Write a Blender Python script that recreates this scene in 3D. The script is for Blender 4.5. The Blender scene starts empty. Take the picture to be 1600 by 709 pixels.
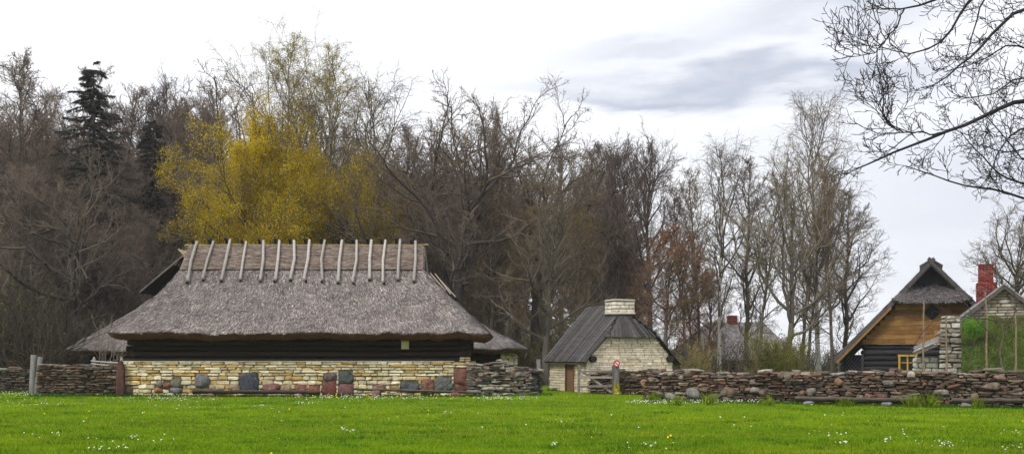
import bpy, math, random
import numpy as np

rng = np.random.default_rng(11)
random.seed(11)
SC = bpy.context.scene
COL = SC.collection
R = math.radians
F, EYE, HZ = 1600.0, 1.6, 554.0          # focal length in photo pixels, eye height, horizon row


def at(px, py, D):
    """world point seen at photo pixel (px, py) at depth D"""
    return np.array(((px - 800) / F * D, D, EYE + (HZ - py) / F * D))


def gx(px, D):
    return (px - 800) / F * D


def gd(py):
    return F * EYE / (py - HZ)


# ------------------------------------------------------------------ mesh helpers
def nrm(a):
    return a / np.maximum(np.linalg.norm(a, axis=-1, keepdims=True), 1e-9)


class Geo:
    def __init__(s):
        s.V, s.C, s.Q, s.T, s.mq, s.mt, s.n = [], [], [], [], [], [], 0

    def add(s, V, quads=None, tris=None, col=(.5, .5, .5), m=0):
        V = np.asarray(V, float).reshape(-1, 3)
        c = np.asarray(col, float)
        if c.ndim == 1:
            c = np.tile(c, (len(V), 1))
        s.V.append(V)
        s.C.append(c.reshape(-1, 3))
        if quads is not None and len(quads):
            q = np.asarray(quads, int).reshape(-1, 4) + s.n
            s.Q.append(q)
            s.mq.append(np.full(len(q), m))
        if tris is not None and len(tris):
            t = np.asarray(tris, int).reshape(-1, 3) + s.n
            s.T.append(t)
            s.mt.append(np.full(len(t), m))
        s.n += len(V)
        return s

    def box(s, c, h, col=(.5, .5, .5), m=0, rot=None):
        sg = np.array([(-1, -1, -1), (1, -1, -1), (1, 1, -1), (-1, 1, -1), (-1, -1, 1), (1, -1, 1), (1, 1, 1), (-1, 1, 1)], float)
        V = sg * np.asarray(h, float)
        if rot is not None:
            V = V @ np.asarray(rot).T
        return s.add(V + np.asarray(c, float), [(0, 3, 2, 1), (4, 5, 6, 7), (0, 1, 5, 4), (1, 2, 6, 5), (2, 3, 7, 6), (3, 0, 4, 7)], col=col, m=m)

    def beam(s, a, b, w, t, col, m=0, up=(0, 0, 1)):
        a, b = np.asarray(a, float), np.asarray(b, float)
        if tuple(up) == (0, 1, 0): w, t = t, w            # w is then the width seen in elevation's depth, t the height
        d = nrm(b - a)
        u = np.cross(np.asarray(up, float), d)
        if np.linalg.norm(u) < 1e-3:
            u = np.cross((1, 0, 0), d)
        u = nrm(u)
        v = np.cross(d, u)
        return s.box((a + b) / 2, (np.linalg.norm(b - a) / 2, w / 2, t / 2), col, m, np.stack([d, u, v], 1))

    def prism(s, poly, y0, y1, col, m=0):
        """poly: list of (x, z) extruded from y0 to y1"""
        n = len(poly)
        V = [(x, y0, z) for x, z in poly] + [(x, y1, z) for x, z in poly]
        T = [(0, i, i + 1) for i in range(1, n - 1)] + [(n, n + i + 1, n + i) for i in range(1, n - 1)]
        Q = [(i, (i + 1) % n + 0, (i + 1) % n + n, i + n) for i in range(n)]
        return s.add(V, Q, T, col, m)

    def build(s, name, mats, parent=None, smooth=False):
        me = bpy.data.meshes.new(name)
        V = np.concatenate(s.V)
        Q = np.concatenate(s.Q) if s.Q else np.zeros((0, 4), int)
        T = np.concatenate(s.T) if s.T else np.zeros((0, 3), int)
        me.vertices.add(len(V))
        me.vertices.foreach_set('co', V.astype(np.float32).ravel())
        nl = Q.size + T.size
        me.loops.add(nl)
        me.loops.foreach_set('vertex_index', np.concatenate([Q.ravel(), T.ravel()]).astype(np.int32))
        me.polygons.add(len(Q) + len(T))
        me.polygons.foreach_set('loop_start', np.concatenate([np.arange(len(Q)) * 4, Q.size + np.arange(len(T)) * 3]).astype(np.int32))
        me.polygons.foreach_set('material_index', np.concatenate(s.mq + s.mt).astype(np.int32))
        me.polygons.foreach_set('use_smooth', np.full(len(Q) + len(T), bool(smooth)))
        at_ = me.attributes.new('tint', 'FLOAT_COLOR', 'POINT')
        C = np.concatenate(s.C)
        at_.data.foreach_set('color', np.concatenate([C, np.ones((len(C), 1))], 1).astype(np.float32).ravel())
        me.update(calc_edges=True)
        me.validate()
        for mt in (mats if isinstance(mats, (list, tuple)) else [mats]):
            me.materials.append(mt)
        o = bpy.data.objects.new(name, me)
        COL.objects.link(o)
        if parent is not None:
            o.parent = parent
        return o


def tag(o, label=None, cat=None, group=None, kind=None):
    if label: o['label'] = label
    if cat: o['category'] = cat
    if group: o['group'] = group
    if kind or cat: o['kind'] = kind or 'thing'
    return o


def thing(name, label, cat, loc=(0, 0, 0), rz=0.0, group=None):
    o = bpy.data.objects.new(name, None)
    COL.objects.link(o)
    o.location = [float(v) for v in loc]
    o.rotation_euler = (0, 0, rz)
    o.empty_display_size = .3
    return tag(o, label, cat, group)


def tubes(P, Rr, k):
    P, Rr = np.asarray(P, float), np.asarray(Rr, float)
    B, n, _ = P.shape
    T0 = nrm(P[:, -1] - P[:, 0])
    ref = np.where(np.abs(T0[:, 2:3]) < .9, np.array([[0, 0, 1.]]), np.array([[1., 0, 0]]))
    U0 = nrm(np.cross(T0, ref))
    T = np.empty_like(P)
    T[:, 1:-1] = P[:, 2:] - P[:, :-2]
    T[:, 0] = P[:, 1] - P[:, 0]
    T[:, -1] = P[:, -1] - P[:, -2]
    T = nrm(T)
    U = nrm(U0[:, None] - (U0[:, None] * T).sum(-1, keepdims=True) * T)
    W = np.cross(T, U)
    a = np.arange(k) * 2 * math.pi / k
    V = P[:, :, None] + Rr[:, :, None, None] * (np.cos(a)[None, None, :, None] * U[:, :, None] + np.sin(a)[None, None, :, None] * W[:, :, None])
    i = np.arange(B)[:, None, None] * n * k + np.arange(n - 1)[None, :, None] * k
    j, j2 = np.arange(k)[None, None], (np.arange(k)[None, None] + 1) % k
    Q = np.stack([i + j, i + j2, i + k + j2, i + k + j], -1).reshape(-1, 4)
    return V.reshape(-1, 3), Q


def tube(g, pts, rad, k=8, col=(.5, .5, .5), m=0, cap=True):
    pts = np.asarray(pts, float)
    rad = np.broadcast_to(np.asarray(rad, float), (len(pts),))
    V, Q = tubes(pts[None], rad[None], k)
    c = np.asarray(col, float)
    if c.ndim == 2:
        c = np.repeat(c, k, 0)
    b = g.n
    g.add(V, Q, None, c, m)
    if cap:
        n = len(pts)
        for r0, flip in ((0, True), ((n - 1) * k, False)):
            vs = V[r0:r0 + k]
            cc = c[r0:r0 + k] if c.ndim == 2 else c
            t = [(0, i, i + 1) if not flip else (0, i + 1, i) for i in range(1, k - 1)]
            g.add(vs, None, t, cc, m)
    return g


# a cube surface grid, reused for every stone
def cube_grid(n):
    idx, V, Q = {}, [], []
    def vid(i, j, k):
        if (i, j, k) not in idx:
            idx[(i, j, k)] = len(V)
            V.append((2 * i / n - 1, 2 * j / n - 1, 2 * k / n - 1))
        return idx[(i, j, k)]
    for a in range(n):
        for b in range(n):
            Q.append((vid(a, b, 0), vid(a, b + 1, 0), vid(a + 1, b + 1, 0), vid(a + 1, b, 0)))
            Q.append((vid(a, b, n), vid(a + 1, b, n), vid(a + 1, b + 1, n), vid(a, b + 1, n)))
            Q.append((vid(a, 0, b), vid(a + 1, 0, b), vid(a + 1, 0, b + 1), vid(a, 0, b + 1)))
            Q.append((vid(a, n, b), vid(a, n, b + 1), vid(a + 1, n, b + 1), vid(a + 1, n, b)))
            Q.append((vid(0, a, b), vid(0, a, b + 1), vid(0, a + 1, b + 1), vid(0, a + 1, b)))
            Q.append((vid(n, a, b), vid(n, a + 1, b), vid(n, a + 1, b + 1), vid(n, a, b + 1)))
    return np.array(V), np.array(Q)


CG = {n: cube_grid(n) for n in (2, 3, 4, 6)}


def stones(g, c, h, col, p=6., rough=.06, n=4, yaw=.03, roll=.02, m=0):
    """M irregular rounded blocks: centres c[M,3], half sizes h[M,3]"""
    c, h, col = np.asarray(c, float).reshape(-1, 3), np.asarray(h, float).reshape(-1, 3), np.asarray(col, float).reshape(-1, 3)
    M = len(c)
    if not M:
        return g
    V0, Q0 = CG[n]
    nv = len(V0)
    S = V0 / ((np.abs(V0) ** p).sum(1, keepdims=True) ** (1 / p))
    S = np.tile(S, (M, 1, 1))
    for fr in (1.3, 2.3, 4.1):
        k = rng.normal(0, 1, (M, 1, 3)) * fr
        S = S * (1 + rough / math.sqrt(fr) * np.sin((S * k).sum(-1) + rng.uniform(0, 6.3, (M, 1)))[..., None])
    # taper and shear so the outlines are not rectangles
    S[..., 0] *= 1 + rng.normal(0, rough, (M, 1)) * S[..., 2]
    S[..., 2] *= 1 + rng.normal(0, rough * 1.8, (M, 1)) * S[..., 0]
    X = S * h[:, None]
    a, b = rng.normal(0, yaw, (M, 1)), rng.normal(0, roll, (M, 1))
    x = X[..., 0] * np.cos(a) - X[..., 1] * np.sin(a)
    y = X[..., 0] * np.sin(a) + X[..., 1] * np.cos(a)
    z = X[..., 2] + x * np.sin(b)
    V = np.stack([x, y, z], -1) + c[:, None]
    Q = (Q0[None] + (np.arange(M) * nv)[:, None, None]).reshape(-1, 4)
    g.add(V.reshape(-1, 3), Q, None, np.repeat(col, nv, 0), m)
    return g


def pick(pal, n, var=.18):
    pal = np.asarray(pal, float)
    c = pal[rng.integers(0, len(pal), n)]
    return np.clip(c * rng.lognormal(0, var, (n, 1)) * rng.normal(1, var * .07, (n, 3)), .01, .85)


# ------------------------------------------------------------------ materials
def mat(name, rough=.85, scale=8., amt=.35, bump=.4, bdist=.02, fine=60., fine_amt=.2, stretch=(1, 1, 1), vary=0., gain=1.0, spec=.2, blotch=None, trans=0.):
    """surface colour = the mesh's own tint, mottled by two noises"""
    m = bpy.data.materials.new(name)
    m.use_nodes = True
    nt = m.node_tree
    N, L = nt.nodes, nt.links
    b = N['Principled BSDF']
    b.inputs['Roughness'].default_value = rough
    b.inputs['Specular IOR Level'].default_value = spec
    at_ = N.new('ShaderNodeAttribute'); at_.attribute_name = 'tint'
    tc = N.new('ShaderNodeTexCoord')
    mp = N.new('ShaderNodeMapping'); mp.inputs['Scale'].default_value = stretch
    L.new(tc.outputs['Object'], mp.inputs['Vector'])
    n1 = N.new('ShaderNodeTexNoise'); n1.inputs['Scale'].default_value = scale; n1.inputs['Detail'].default_value = 6; n1.inputs['Roughness'].default_value = .65
    n2 = N.new('ShaderNodeTexNoise'); n2.inputs['Scale'].default_value = fine; n2.inputs['Detail'].default_value = 3
    L.new(mp.outputs[0], n1.inputs['Vector']); L.new(mp.outputs[0], n2.inputs['Vector'])
    def rng_(src, a):
        r = N.new('ShaderNodeMapRange')
        r.inputs['From Min'].default_value = .3; r.inputs['From Max'].default_value = .7
        r.inputs['To Min'].default_value = 1 - a; r.inputs['To Max'].default_value = 1 + a
        L.new(src, r.inputs['Value'])
        return r.outputs[0]
    mu = N.new('ShaderNodeMath'); mu.operation = 'MULTIPLY'
    L.new(rng_(n1.outputs['Fac'], amt), mu.inputs[0]); L.new(rng_(n2.outputs['Fac'], fine_amt), mu.inputs[1])
    out = mu.outputs[0]
    if vary:
        oi = N.new('ShaderNodeObjectInfo')
        r = N.new('ShaderNodeMapRange'); r.inputs['To Min'].default_value = (1 - vary) * gain; r.inputs['To Max'].default_value = (1 + vary) * gain
        L.new(oi.outputs['Random'], r.inputs['Value'])
        m2 = N.new('ShaderNodeMath'); m2.operation = 'MULTIPLY'
        L.new(out, m2.inputs[0]); L.new(r.outputs[0], m2.inputs[1]); out = m2.outputs[0]
    sc = N.new('ShaderNodeVectorMath'); sc.operation = 'SCALE'
    L.new(at_.outputs['Color'], sc.inputs[0]); L.new(out, sc.inputs['Scale'])
    colour = sc.outputs[0]
    if blotch:                                   # (colour, noise scale, threshold): lichen, moss, stains with a shape of their own
        nb = N.new('ShaderNodeTexNoise'); nb.inputs['Scale'].default_value = blotch[1]; nb.inputs['Detail'].default_value = 8; nb.inputs['Roughness'].default_value = .7
        L.new(tc.outputs['Object'], nb.inputs['Vector'])
        rb = N.new('ShaderNodeMapRange'); rb.inputs['From Min'].default_value = blotch[2]; rb.inputs['From Max'].default_value = blotch[2] + .08
        L.new(nb.outputs['Fac'], rb.inputs['Value'])
        mx = N.new('ShaderNodeMix'); mx.data_type = 'RGBA'
        L.new(rb.outputs[0], mx.inputs['Factor']); L.new(colour, mx.inputs[6]); mx.inputs[7].default_value = (*blotch[0], 1)
        colour = mx.outputs[2]
    L.new(colour, b.inputs['Base Color'])
    if bump:
        bp = N.new('ShaderNodeBump'); bp.inputs['Strength'].default_value = bump; bp.inputs['Distance'].default_value = bdist
        ad = N.new('ShaderNodeMath'); ad.operation = 'ADD'
        L.new(n1.outputs['Fac'], ad.inputs[0]); L.new(n2.outputs['Fac'], ad.inputs[1])
        L.new(ad.outputs[0], bp.inputs['Height']); L.new(bp.outputs[0], b.inputs['Normal'])
    if trans:
        tr = N.new('ShaderNodeBsdfTranslucent'); L.new(colour, tr.inputs['Color'])
        ms = N.new('ShaderNodeMixShader'); ms.inputs[0].default_value = trans
        L.new(b.outputs[0], ms.inputs[1]); L.new(tr.outputs[0], ms.inputs[2])
        L.new(ms.outputs[0], N['Material Output'].inputs['Surface'])
    return m


M_STONE = mat('field_stone', .9, 9, .4, .6, .02, 45, .3, blotch=((.42, .40, .36), 5.5, .66))
M_LIME = mat('limestone', .9, 5, .3, .5, .015, 40, .18, blotch=((.26, .21, .14), 2.6, .63))
M_BOULDER = mat('granite', .8, 6, .5, .6, .03, 40, .4, blotch=((.30, .29, .25), 5.0, .62))
M_THATCH = mat('reed_thatch', .95, 1.3, .34, .7, .03, 26, .5)
M_EAVE = mat('cut_reed', .95, 6, .3, .6, .02, 50, .4)
M_RIDGE = mat('ridge_straw', .95, 2, .35, .8, .03, 6, .5, stretch=(1, 14, 14))
M_LOG = mat('old_logs', .85, 1.5, .35, .5, .015, 7, .35, stretch=(1, 9, 9))
M_LOGV = mat('grey_wood', .85, 2, .3, .5, .01, 9, .35, stretch=(9, 9, 1))
M_BOARD = mat('roof_boards', .85, 1.5, .35, .5, .01, 9, .3, stretch=(6, 1, 6))
M_BRICK = mat('brick', .85, 8, .2, .4, .01, 50, .2)
M_BARK = mat('bark', .95, 5, .35, .6, .03, 22, .3, stretch=(1, 1, .35), vary=.3)
M_TWIG = mat('twigs', .9, .35, .25, 0, .01, 3, .2, vary=.25)
M_LEAF = mat('young_leaves', .7, .5, .28, 0, .01, 4, .25, vary=.12, trans=.5)
M_NEEDLE = mat('needles', .8, .5, .35, 0, .01, 4, .3, vary=.12)
M_GRASS = mat('grass_blades', .75, .55, .22, 0, .01, 3.5, .14, trans=.3, spec=.1)
M_FLOWER = mat('petals', .6, 5, .05, 0, .01, 40, .05)
M_BIRCH = mat('birch_bark', .8, 2.2, .2, .3, .01, 12, .3, stretch=(1, 1, 2.2), blotch=((.03, .028, .027), 2.6, .58))
M_PAINT = mat('paint', .5, 6, .08, .1, .005, 40, .06)
M_GLASS = mat('dark_pane', .35, 3, .1, 0, .01, 20, .05, spec=.15)


# ------------------------------------------------------------------ camera, sky, light
cam = bpy.data.cameras.new('camera')
co = bpy.data.objects.new('camera', cam)
COL.objects.link(co)
SC.camera = co
co.location = (0, 0, EYE)
co.rotation_euler = (R(90), 0, 0)
cam.sensor_width = 36
cam.lens = 36.0 * F / 1600
cam.shift_y = (HZ - 354.5) / 1600
cam.clip_end = 6000

SUN_EL, SUN_AZ = 46.0, 215.0          # azimuth clockwise from +Y: behind the camera, to the left
w = bpy.data.worlds.new('World')
SC.world = w
w.use_nodes = True
N, L = w.node_tree.nodes, w.node_tree.links
bg = N['Background']
bg.inputs['Strength'].default_value = .1
sky = N.new('ShaderNodeTexSky')
sky.sky_type = 'NISHITA'
sky.sun_disc = False
sky.sun_elevation = R(SUN_EL)
sky.sun_rotation = R(SUN_AZ)
tc = N.new('ShaderNodeTexCoord')


def M(op, a, b=None, c=None):
    n = N.new('ShaderNodeMath')
    n.operation = op
    for i, v in enumerate((a, b, c)):
        if v is None: continue
        if isinstance(v, (int, float)): n.inputs[i].default_value = v
        else: L.new(v, n.inputs[i])
    return n.outputs[0]


sx = N.new('ShaderNodeSeparateXYZ')
L.new(tc.outputs['Generated'], sx.inputs[0])
az = M('ARCTAN2', sx.outputs[0], sx.outputs[1])
el = M('ARCSINE', sx.outputs[2])
cb = N.new('ShaderNodeCombineXYZ')
L.new(M('MULTIPLY', az, 2.2), cb.inputs[0]); L.new(M('MULTIPLY', el, 9.0), cb.inputs[1])
ns = N.new('ShaderNodeTexNoise'); ns.inputs['Scale'].default_value = 2.6; ns.inputs['Detail'].default_value = 7; ns.inputs['Roughness'].default_value = .55
L.new(cb.outputs[0], ns.inputs['Vector'])
wob = M('SUBTRACT', ns.outputs['Fac'], .5)


def bank(px, py, wpx, hpx, amt):
    u, v = (px - 800) / F, (HZ - py) / F
    a0 = math.atan2(u, 1)
    e0 = math.atan2(v, math.hypot(u, 1))
    da = M('DIVIDE', M('SUBTRACT', M('ADD', az, M('MULTIPLY', wob, .10)), a0), wpx / F)
    de = M('DIVIDE', M('SUBTRACT', M('ADD', el, M('MULTIPLY', wob, .12)), e0), hpx / F)
    q = M('ADD', M('MULTIPLY', da, da), M('MULTIPLY', de, de))
    return M('MULTIPLY', M('EXPONENT', M('MULTIPLY', q, -1.0)), amt)


grey = bank(1090, 136, 290, 30, .66)
grey = M('ADD', grey, bank(1000, 150, 140, 13, .25))
for args in ((1290, 30, 200, 32, .62), (1010, 78, 120, 16, .4), (1480, 350, 330, 150, .34), (1180, 230, 300, 40, .14), (1340, 118, 160, 26, .35), (800, 60, 260, 60, .12), (-500, 250, 500, 90, .5), (2300, 200, 500, 120, .7)):
    grey = M('ADD', grey, bank(*args))
grey = M('ADD', grey, M('MULTIPLY', M('MAXIMUM', M('SUBTRACT', ns.outputs['Fac'], .55), 0), .35))
grey = M('MINIMUM', grey, 1.0)
mx = N.new('ShaderNodeMix'); mx.data_type = 'RGBA'
L.new(grey, mx.inputs['Factor'])
mx.inputs[6].default_value = (9.0, 9.1, 9.4, 1)
mx.inputs[7].default_value = (3.9, 4.25, 5.2, 1)
mo = N.new('ShaderNodeMix'); mo.data_type = 'RGBA'
mo.inputs['Factor'].default_value = .94
L.new(sky.outputs[0], mo.inputs[6]); L.new(mx.outputs[2], mo.inputs[7])
L.new(mo.outputs[2], bg.inputs['Color'])

sun = bpy.data.lights.new('sun', 'SUN')
sun.energy = 1.5
sun.angle = R(14)
sun.color = (1, .95, .86)
so = bpy.data.objects.new('sun', sun)
COL.objects.link(so)
so.rotation_euler = (R(90 - SUN_EL), 0, R(180 - SUN_AZ))
SC.view_settings.view_transform = 'Standard'
SC.view_settings.look = 'None'
SC.view_settings.exposure = .4
SC.view_settings.gamma = 1
SC.cycles.max_bounces = 5
SC.cycles.diffuse_bounces = 3
SC.cycles.transparent_max_bounces = 4

# ------------------------------------------------------------------ ground and lawn
gm = bpy.data.materials.new('lawn')
gm.use_nodes = True
gN, gL = gm.node_tree.nodes, gm.node_tree.links
gtc = gN.new('ShaderNodeTexCoord')
gn = gN.new('ShaderNodeTexNoise'); gn.inputs['Scale'].default_value = .35; gn.inputs['Detail'].default_value = 8; gn.inputs['Roughness'].default_value = .7
gL.new(gtc.outputs['Object'], gn.inputs['Vector'])
gr = gN.new('ShaderNodeValToRGB')
gr.color_ramp.elements[0].position = .3; gr.color_ramp.elements[0].color = (.085, .16, .005, 1)
gr.color_ramp.elements[1].position = .72; gr.color_ramp.elements[1].color = (.16, .245, .007, 1)
gL.new(gn.outputs['Fac'], gr.inputs['Fac'])
gL.new(gr.outputs[0], gN['Principled BSDF'].inputs['Base Color'])
gN['Principled BSDF'].inputs['Roughness'].default_value = .95
gN['Principled BSDF'].inputs['Specular IOR Level'].default_value = .05
gb = gN.new('ShaderNodeBump'); gb.inputs['Distance'].default_value = .05
gL.new(gn.outputs['Fac'], gb.inputs['Height']); gL.new(gb.outputs[0], gN['Principled BSDF'].inputs['Normal'])
g = Geo()
g.add([(-1400, -60, 0), (1400, -60, 0), (1400, 1500, 0), (-1400, 1500, 0)], [(0, 1, 2, 3)])
tag(g.build('ground', gm), kind='structure')


def patch(x, y):
    """slow 2-D variation of the turf, about -1..1"""
    return (np.sin(x * .31 + 1.3 * np.sin(y * .21)) + np.sin(y * .47 + x * .12 + 2) + .8 * np.sin(x * .9 - y * 1.3 + 1) + .6 * np.sin(x * 2.1 + y * 1.7) + .5 * np.sin(x * 3.9 - y * 3.1)) / 3.0


def blades(g, x, y, z, hgt, wid, col):
    n = len(x)
    a = rng.uniform(0, 6.28, n)
    lean = rng.normal(0, .45, (n, 2)) * hgt[:, None]
    dx, dy = np.cos(a) * wid / 2, np.sin(a) * wid / 2
    V = np.stack([np.stack([x - dx, y - dy, z], 1), np.stack([x + dx, y + dy, z], 1), np.stack([x + lean[:, 0], y + lean[:, 1], z + hgt], 1)], 1)
    g.add(V.reshape(-1, 3), None, np.arange(n * 3).reshape(-1, 3), np.repeat(col, 3, 0))


g = Geo()
n = 560000
# density falls with distance: sample uniformly on the ground seen, mixed with uniform in the picture
yy = 1 / rng.uniform(1 / 47., 1 / 12.5, n)
xx = rng.uniform(-.6, .6, n) * (yy + 5)
pt = patch(xx, yy) + rng.normal(0, .35, n)
ca, cb_, cc = np.array((.125, .235, .004)), np.array((.215, .335, .006)), np.array((.31, .32, .02))
k = np.clip(pt * .62 + .45 + .25 * np.sin(xx * .13 + yy * .5), 0, 1)[:, None]
colr = ca * (1 - k) + cb_ * k
dry = rng.random(n) < .07 + .22 * (np.sin(xx * .23 + 1.7 * np.sin(yy * .55)) * np.sin(yy * .8 + xx * .1) > .35)
colr[dry] = cc
colr *= rng.lognormal(0, .15, (n, 1))
blades(g, xx, yy, np.zeros(n), rng.uniform(.02, .052, n) * (1 + .35 * pt.clip(-1, 1)), rng.uniform(.010, .02, n) * (yy / 18) ** .8, colr)
# darker tussocks
for _ in range(380):
    D = 1 / rng.uniform(1 / 44., 1 / 15.5); x0 = rng.uniform(-.52, .52) * D
    m = rng.integers(25, 60); s = rng.uniform(.08, .22)
    x, y = x0 + rng.normal(0, s * 1.6, m), D + rng.normal(0, s, m)
    blades(g, x, y, np.zeros(m), rng.uniform(.04, .09, m), rng.uniform(.012, .025, m), np.array((.065, .155, .006)) * rng.lognormal(0, .25, (m, 1)))


def fringe(g, p0, p1, m, hmin, hmax, spread, col, var=.3):
    t = rng.random(m)
    clump = .5 + .5 * np.sin(t * 37 + 2) * np.sin(t * 91)
    keep = rng.random(m) < .25 + .75 * clump
    t = t[keep]; m = len(t)
    p = np.outer(1 - t, p0) + np.outer(t, p1)
    off = -np.abs(rng.normal(0, spread, m))
    blades(g, p[:, 0], p[:, 1] + off, np.zeros(m), rng.uniform(hmin, hmax, m), rng.uniform(.015, .035, m), np.array(col) * rng.lognormal(0, var, (m, 1)))


fringe(g, (-15.4, 39.7), (-.9, 39.5), 8000, .04, .12, .3, (.045, .13, .008))
fringe(g, (-19.0, 39.8), (-15.2, 39.8), 3000, .05, .14, .3, (.05, .14, .008))
fringe(g, (-22.5, 43.7), (-19.0, 43.7), 2500, .05, .14, .3, (.06, .14, .01))
fringe(g, (4.6, 35.7), (16.5, 30.2), 9000, .04, .11, .35, (.055, .15, .008))
fringe(g, (-2., 39.5), (1.6, 40.5), 2500, .05, .12, .3, (.055, .15, .008))
fringe(g, (1.6, 46.2), (7.4, 42.0), 3000, .06, .16, .2, (.06, .14, .01))
for px, py, hh in ((1110, 630, .6), (1055, 631, .45), (1022, 627, .5), (1425, 634, .6), (1455, 634, .55), (1530, 635, .45), (965, 614, .6), (1322, 632, .35), (1200, 631, .4)):
    D = gd(py + 2); x0 = gx(px, D)
    m = 90
    blades(g, x0 + rng.normal(0, .1, m), D + rng.normal(0, .06, m), np.zeros(m), rng.uniform(.3, 1, m) * hh, rng.uniform(.02, .04, m), np.array((.16, .23, .012)) * rng.lognormal(0, .3, (m, 1)))
tag(g.build('grass', M_GRASS), 'short bright green lawn grass with darker tussocks', 'grass', kind='stuff')

# daisies and dandelions, far too many and too small to count
gw, gy = Geo(), Geo()


def blooms(g, px, py, wpx, hpx, m, col, size):
    m = int(m * .45) + 1
    x_ = px + rng.normal(0, wpx / 2, m)
    y_ = py + rng.normal(0, hpx / 2, m)
    y_ = np.maximum(y_, 607)
    D = F * EYE / (y_ - HZ)
    X = (x_ - 800) / F * D
    s = size * rng.uniform(.6, 1.3, m)
    z = rng.uniform(.07, .13, m)
    a = np.arange(5) * 2 * math.pi / 5
    ti = rng.normal(0, .35, (m, 1)) - .5
    u, v = np.cos(a)[None] * s[:, None], np.sin(a)[None] * s[:, None]
    V = np.stack([X[:, None] + u, D[:, None] + v * np.cos(ti), z[:, None] - v * np.sin(ti)], -1)
    b = np.arange(m)[:, None] * 5
    T = np.concatenate([b + np.array([[0, 1, 2]]), b + np.array([[0, 2, 3]]), b + np.array([[0, 3, 4]])])
    g.add(V.reshape(-1, 3), None, T, np.repeat(np.array(col) * rng.uniform(.8, 1, (m, 1)), 5, 0))


for a in ((25, 618, 50, 4, 200), (265, 625, 90, 6, 380), (600, 624, 110, 4, 420), (540, 623, 110, 4, 260), (780, 625, 60, 3, 300), (1012, 631, 40, 3, 260), (1075, 631, 50, 3, 220), (1140, 630, 60, 3, 240),
          (1180, 630, 40, 3, 90), (985, 616, 36, 3, 90), (480, 634, 26, 2, 60), (410, 638, 12, 2, 30), (60, 633, 90, 5, 90), (300, 640, 40, 3, 25), (70, 685, 40, 4, 14), (215, 694, 60, 6, 34), (170, 708, 40, 3, 30),
          (545, 676, 12, 2, 24), (1300, 684, 30, 3, 24), (1315, 699, 14, 2, 26), (1385, 694, 16, 3, 22), (1465, 699, 40, 5, 44), (1580, 682, 26, 3, 18), (1590, 707, 30, 3, 14), (875, 664, 30, 2, 14), (870, 702, 12, 2, 14), (1020, 701, 40, 2, 22), (710, 650, 30, 4, 20), (1430, 680, 60, 10, 14), (1170, 672, 20, 2, 8)):
    blooms(gw, *a, (.66, .66, .58), .0145)
blooms(gw, 800, 650, 900, 60, 130, (.78, .78, .7), .016)
blooms(gy, 800, 650, 900, 60, 110, (.75, .55, .03), .017)
for a in ((520, 622, 60, 3, 40), (690, 622, 60, 3, 20), (40, 620, 40, 3, 20), (1110, 628, 16, 5, 30), (1043, 690, 10, 3, 4), (255, 617, 30, 3, 14), (200, 640, 200, 20, 30)):
    blooms(gy, *a, (.8, .6, .03), .02)
tag(gw.build('daisies', M_FLOWER), 'white daisies scattered in drifts over the lawn', 'flowers', kind='stuff')
tag(gy.build('dandelions', M_FLOWER), 'yellow dandelions dotted through the lawn', 'flowers', kind='stuff')

# the bay that closes the view on the right, far beyond the buildings
wm = bpy.data.materials.new('bay_water')
wm.use_nodes = True
wb = wm.node_tree.nodes['Principled BSDF']
wb.inputs['Base Color'].default_value = (.10, .14, .18, 1); wb.inputs['Roughness'].default_value = .25
wn = wm.node_tree.nodes.new('ShaderNodeTexNoise'); wn.inputs['Scale'].default_value = 1.5
wbp = wm.node_tree.nodes.new('ShaderNodeBump'); wbp.inputs['Strength'].default_value = .3
wm.node_tree.links.new(wn.outputs['Fac'], wbp.inputs['Height']); wm.node_tree.links.new(wbp.outputs[0], wb.inputs['Normal'])
g = Geo()
g.add([(30, 100, .004), (1390, 100, .004), (1390, 1490, .004), (30, 1490, .004)], [(0, 1, 2, 3)])
tag(g.build('water', wm), kind='structure')

# a low rise added behind the left and middle woods to block sky glimpses
hx, hy = np.linspace(-260, 60, 60), np.linspace(125, 320, 24)
HX, HY = np.meshgrid(hx, hy)
HZZ = 19 * np.clip((HY - 125) / 60, 0, 1) ** .7 * np.clip((24 - HX) / 45, 0, 1) ** .8 + .8 * np.sin(HX * .21) * np.sin(HY * .17) - .6
g = Geo()
ii = (np.arange(23)[:, None] * 60 + np.arange(59)[None]).ravel()
g.add(np.stack([HX, HY, HZZ], -1).reshape(-1, 3), np.stack([ii, ii + 1, ii + 61, ii + 60], 1), col=(.05, .043, .03))
tag(g.build('backdrop_hill', mat('hill_brush', .95, .12, .4, .6, .3, .8, .4), smooth=True), kind='structure')

# ------------------------------------------------------------------ thatched roofs
PAL_THATCH = [(.212, .183, .173), (.172, .148, .142), (.262, .232, .22), (.130, .110, .106), (.31, .28, .265)]


def ring(xl, xr, yf, yb, z, r, nx, ny):
    r = max(1e-3, min(r, (xr - xl) / 2 - 1e-3, max((yb - yf) / 2 - 1e-3, 1e-3)))
    pts = []
    for (ax, ay, bx, by, n, cx, cy, a0) in ((xl + r, yf, xr - r, yf, nx, xr - r, yf + r, -90), (xr, yf + r, xr, yb - r, ny, xr - r, yb - r, 0),
                                           (xr - r, yb, xl + r, yb, nx, xl + r, yb - r, 90), (xl, yb - r, xl, yf + r, ny, xl + r, yf + r, 180)):
        for i in range(n):
            t = i / n
            pts.append((ax + (bx - ax) * t, ay + (by - ay) * t, z))
        for i in range(4):
            a = R(a0 + 90 * i / 4)
            pts.append((cx + r * math.cos(a), cy + r * math.sin(a), z))
    return np.array(pts)


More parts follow.
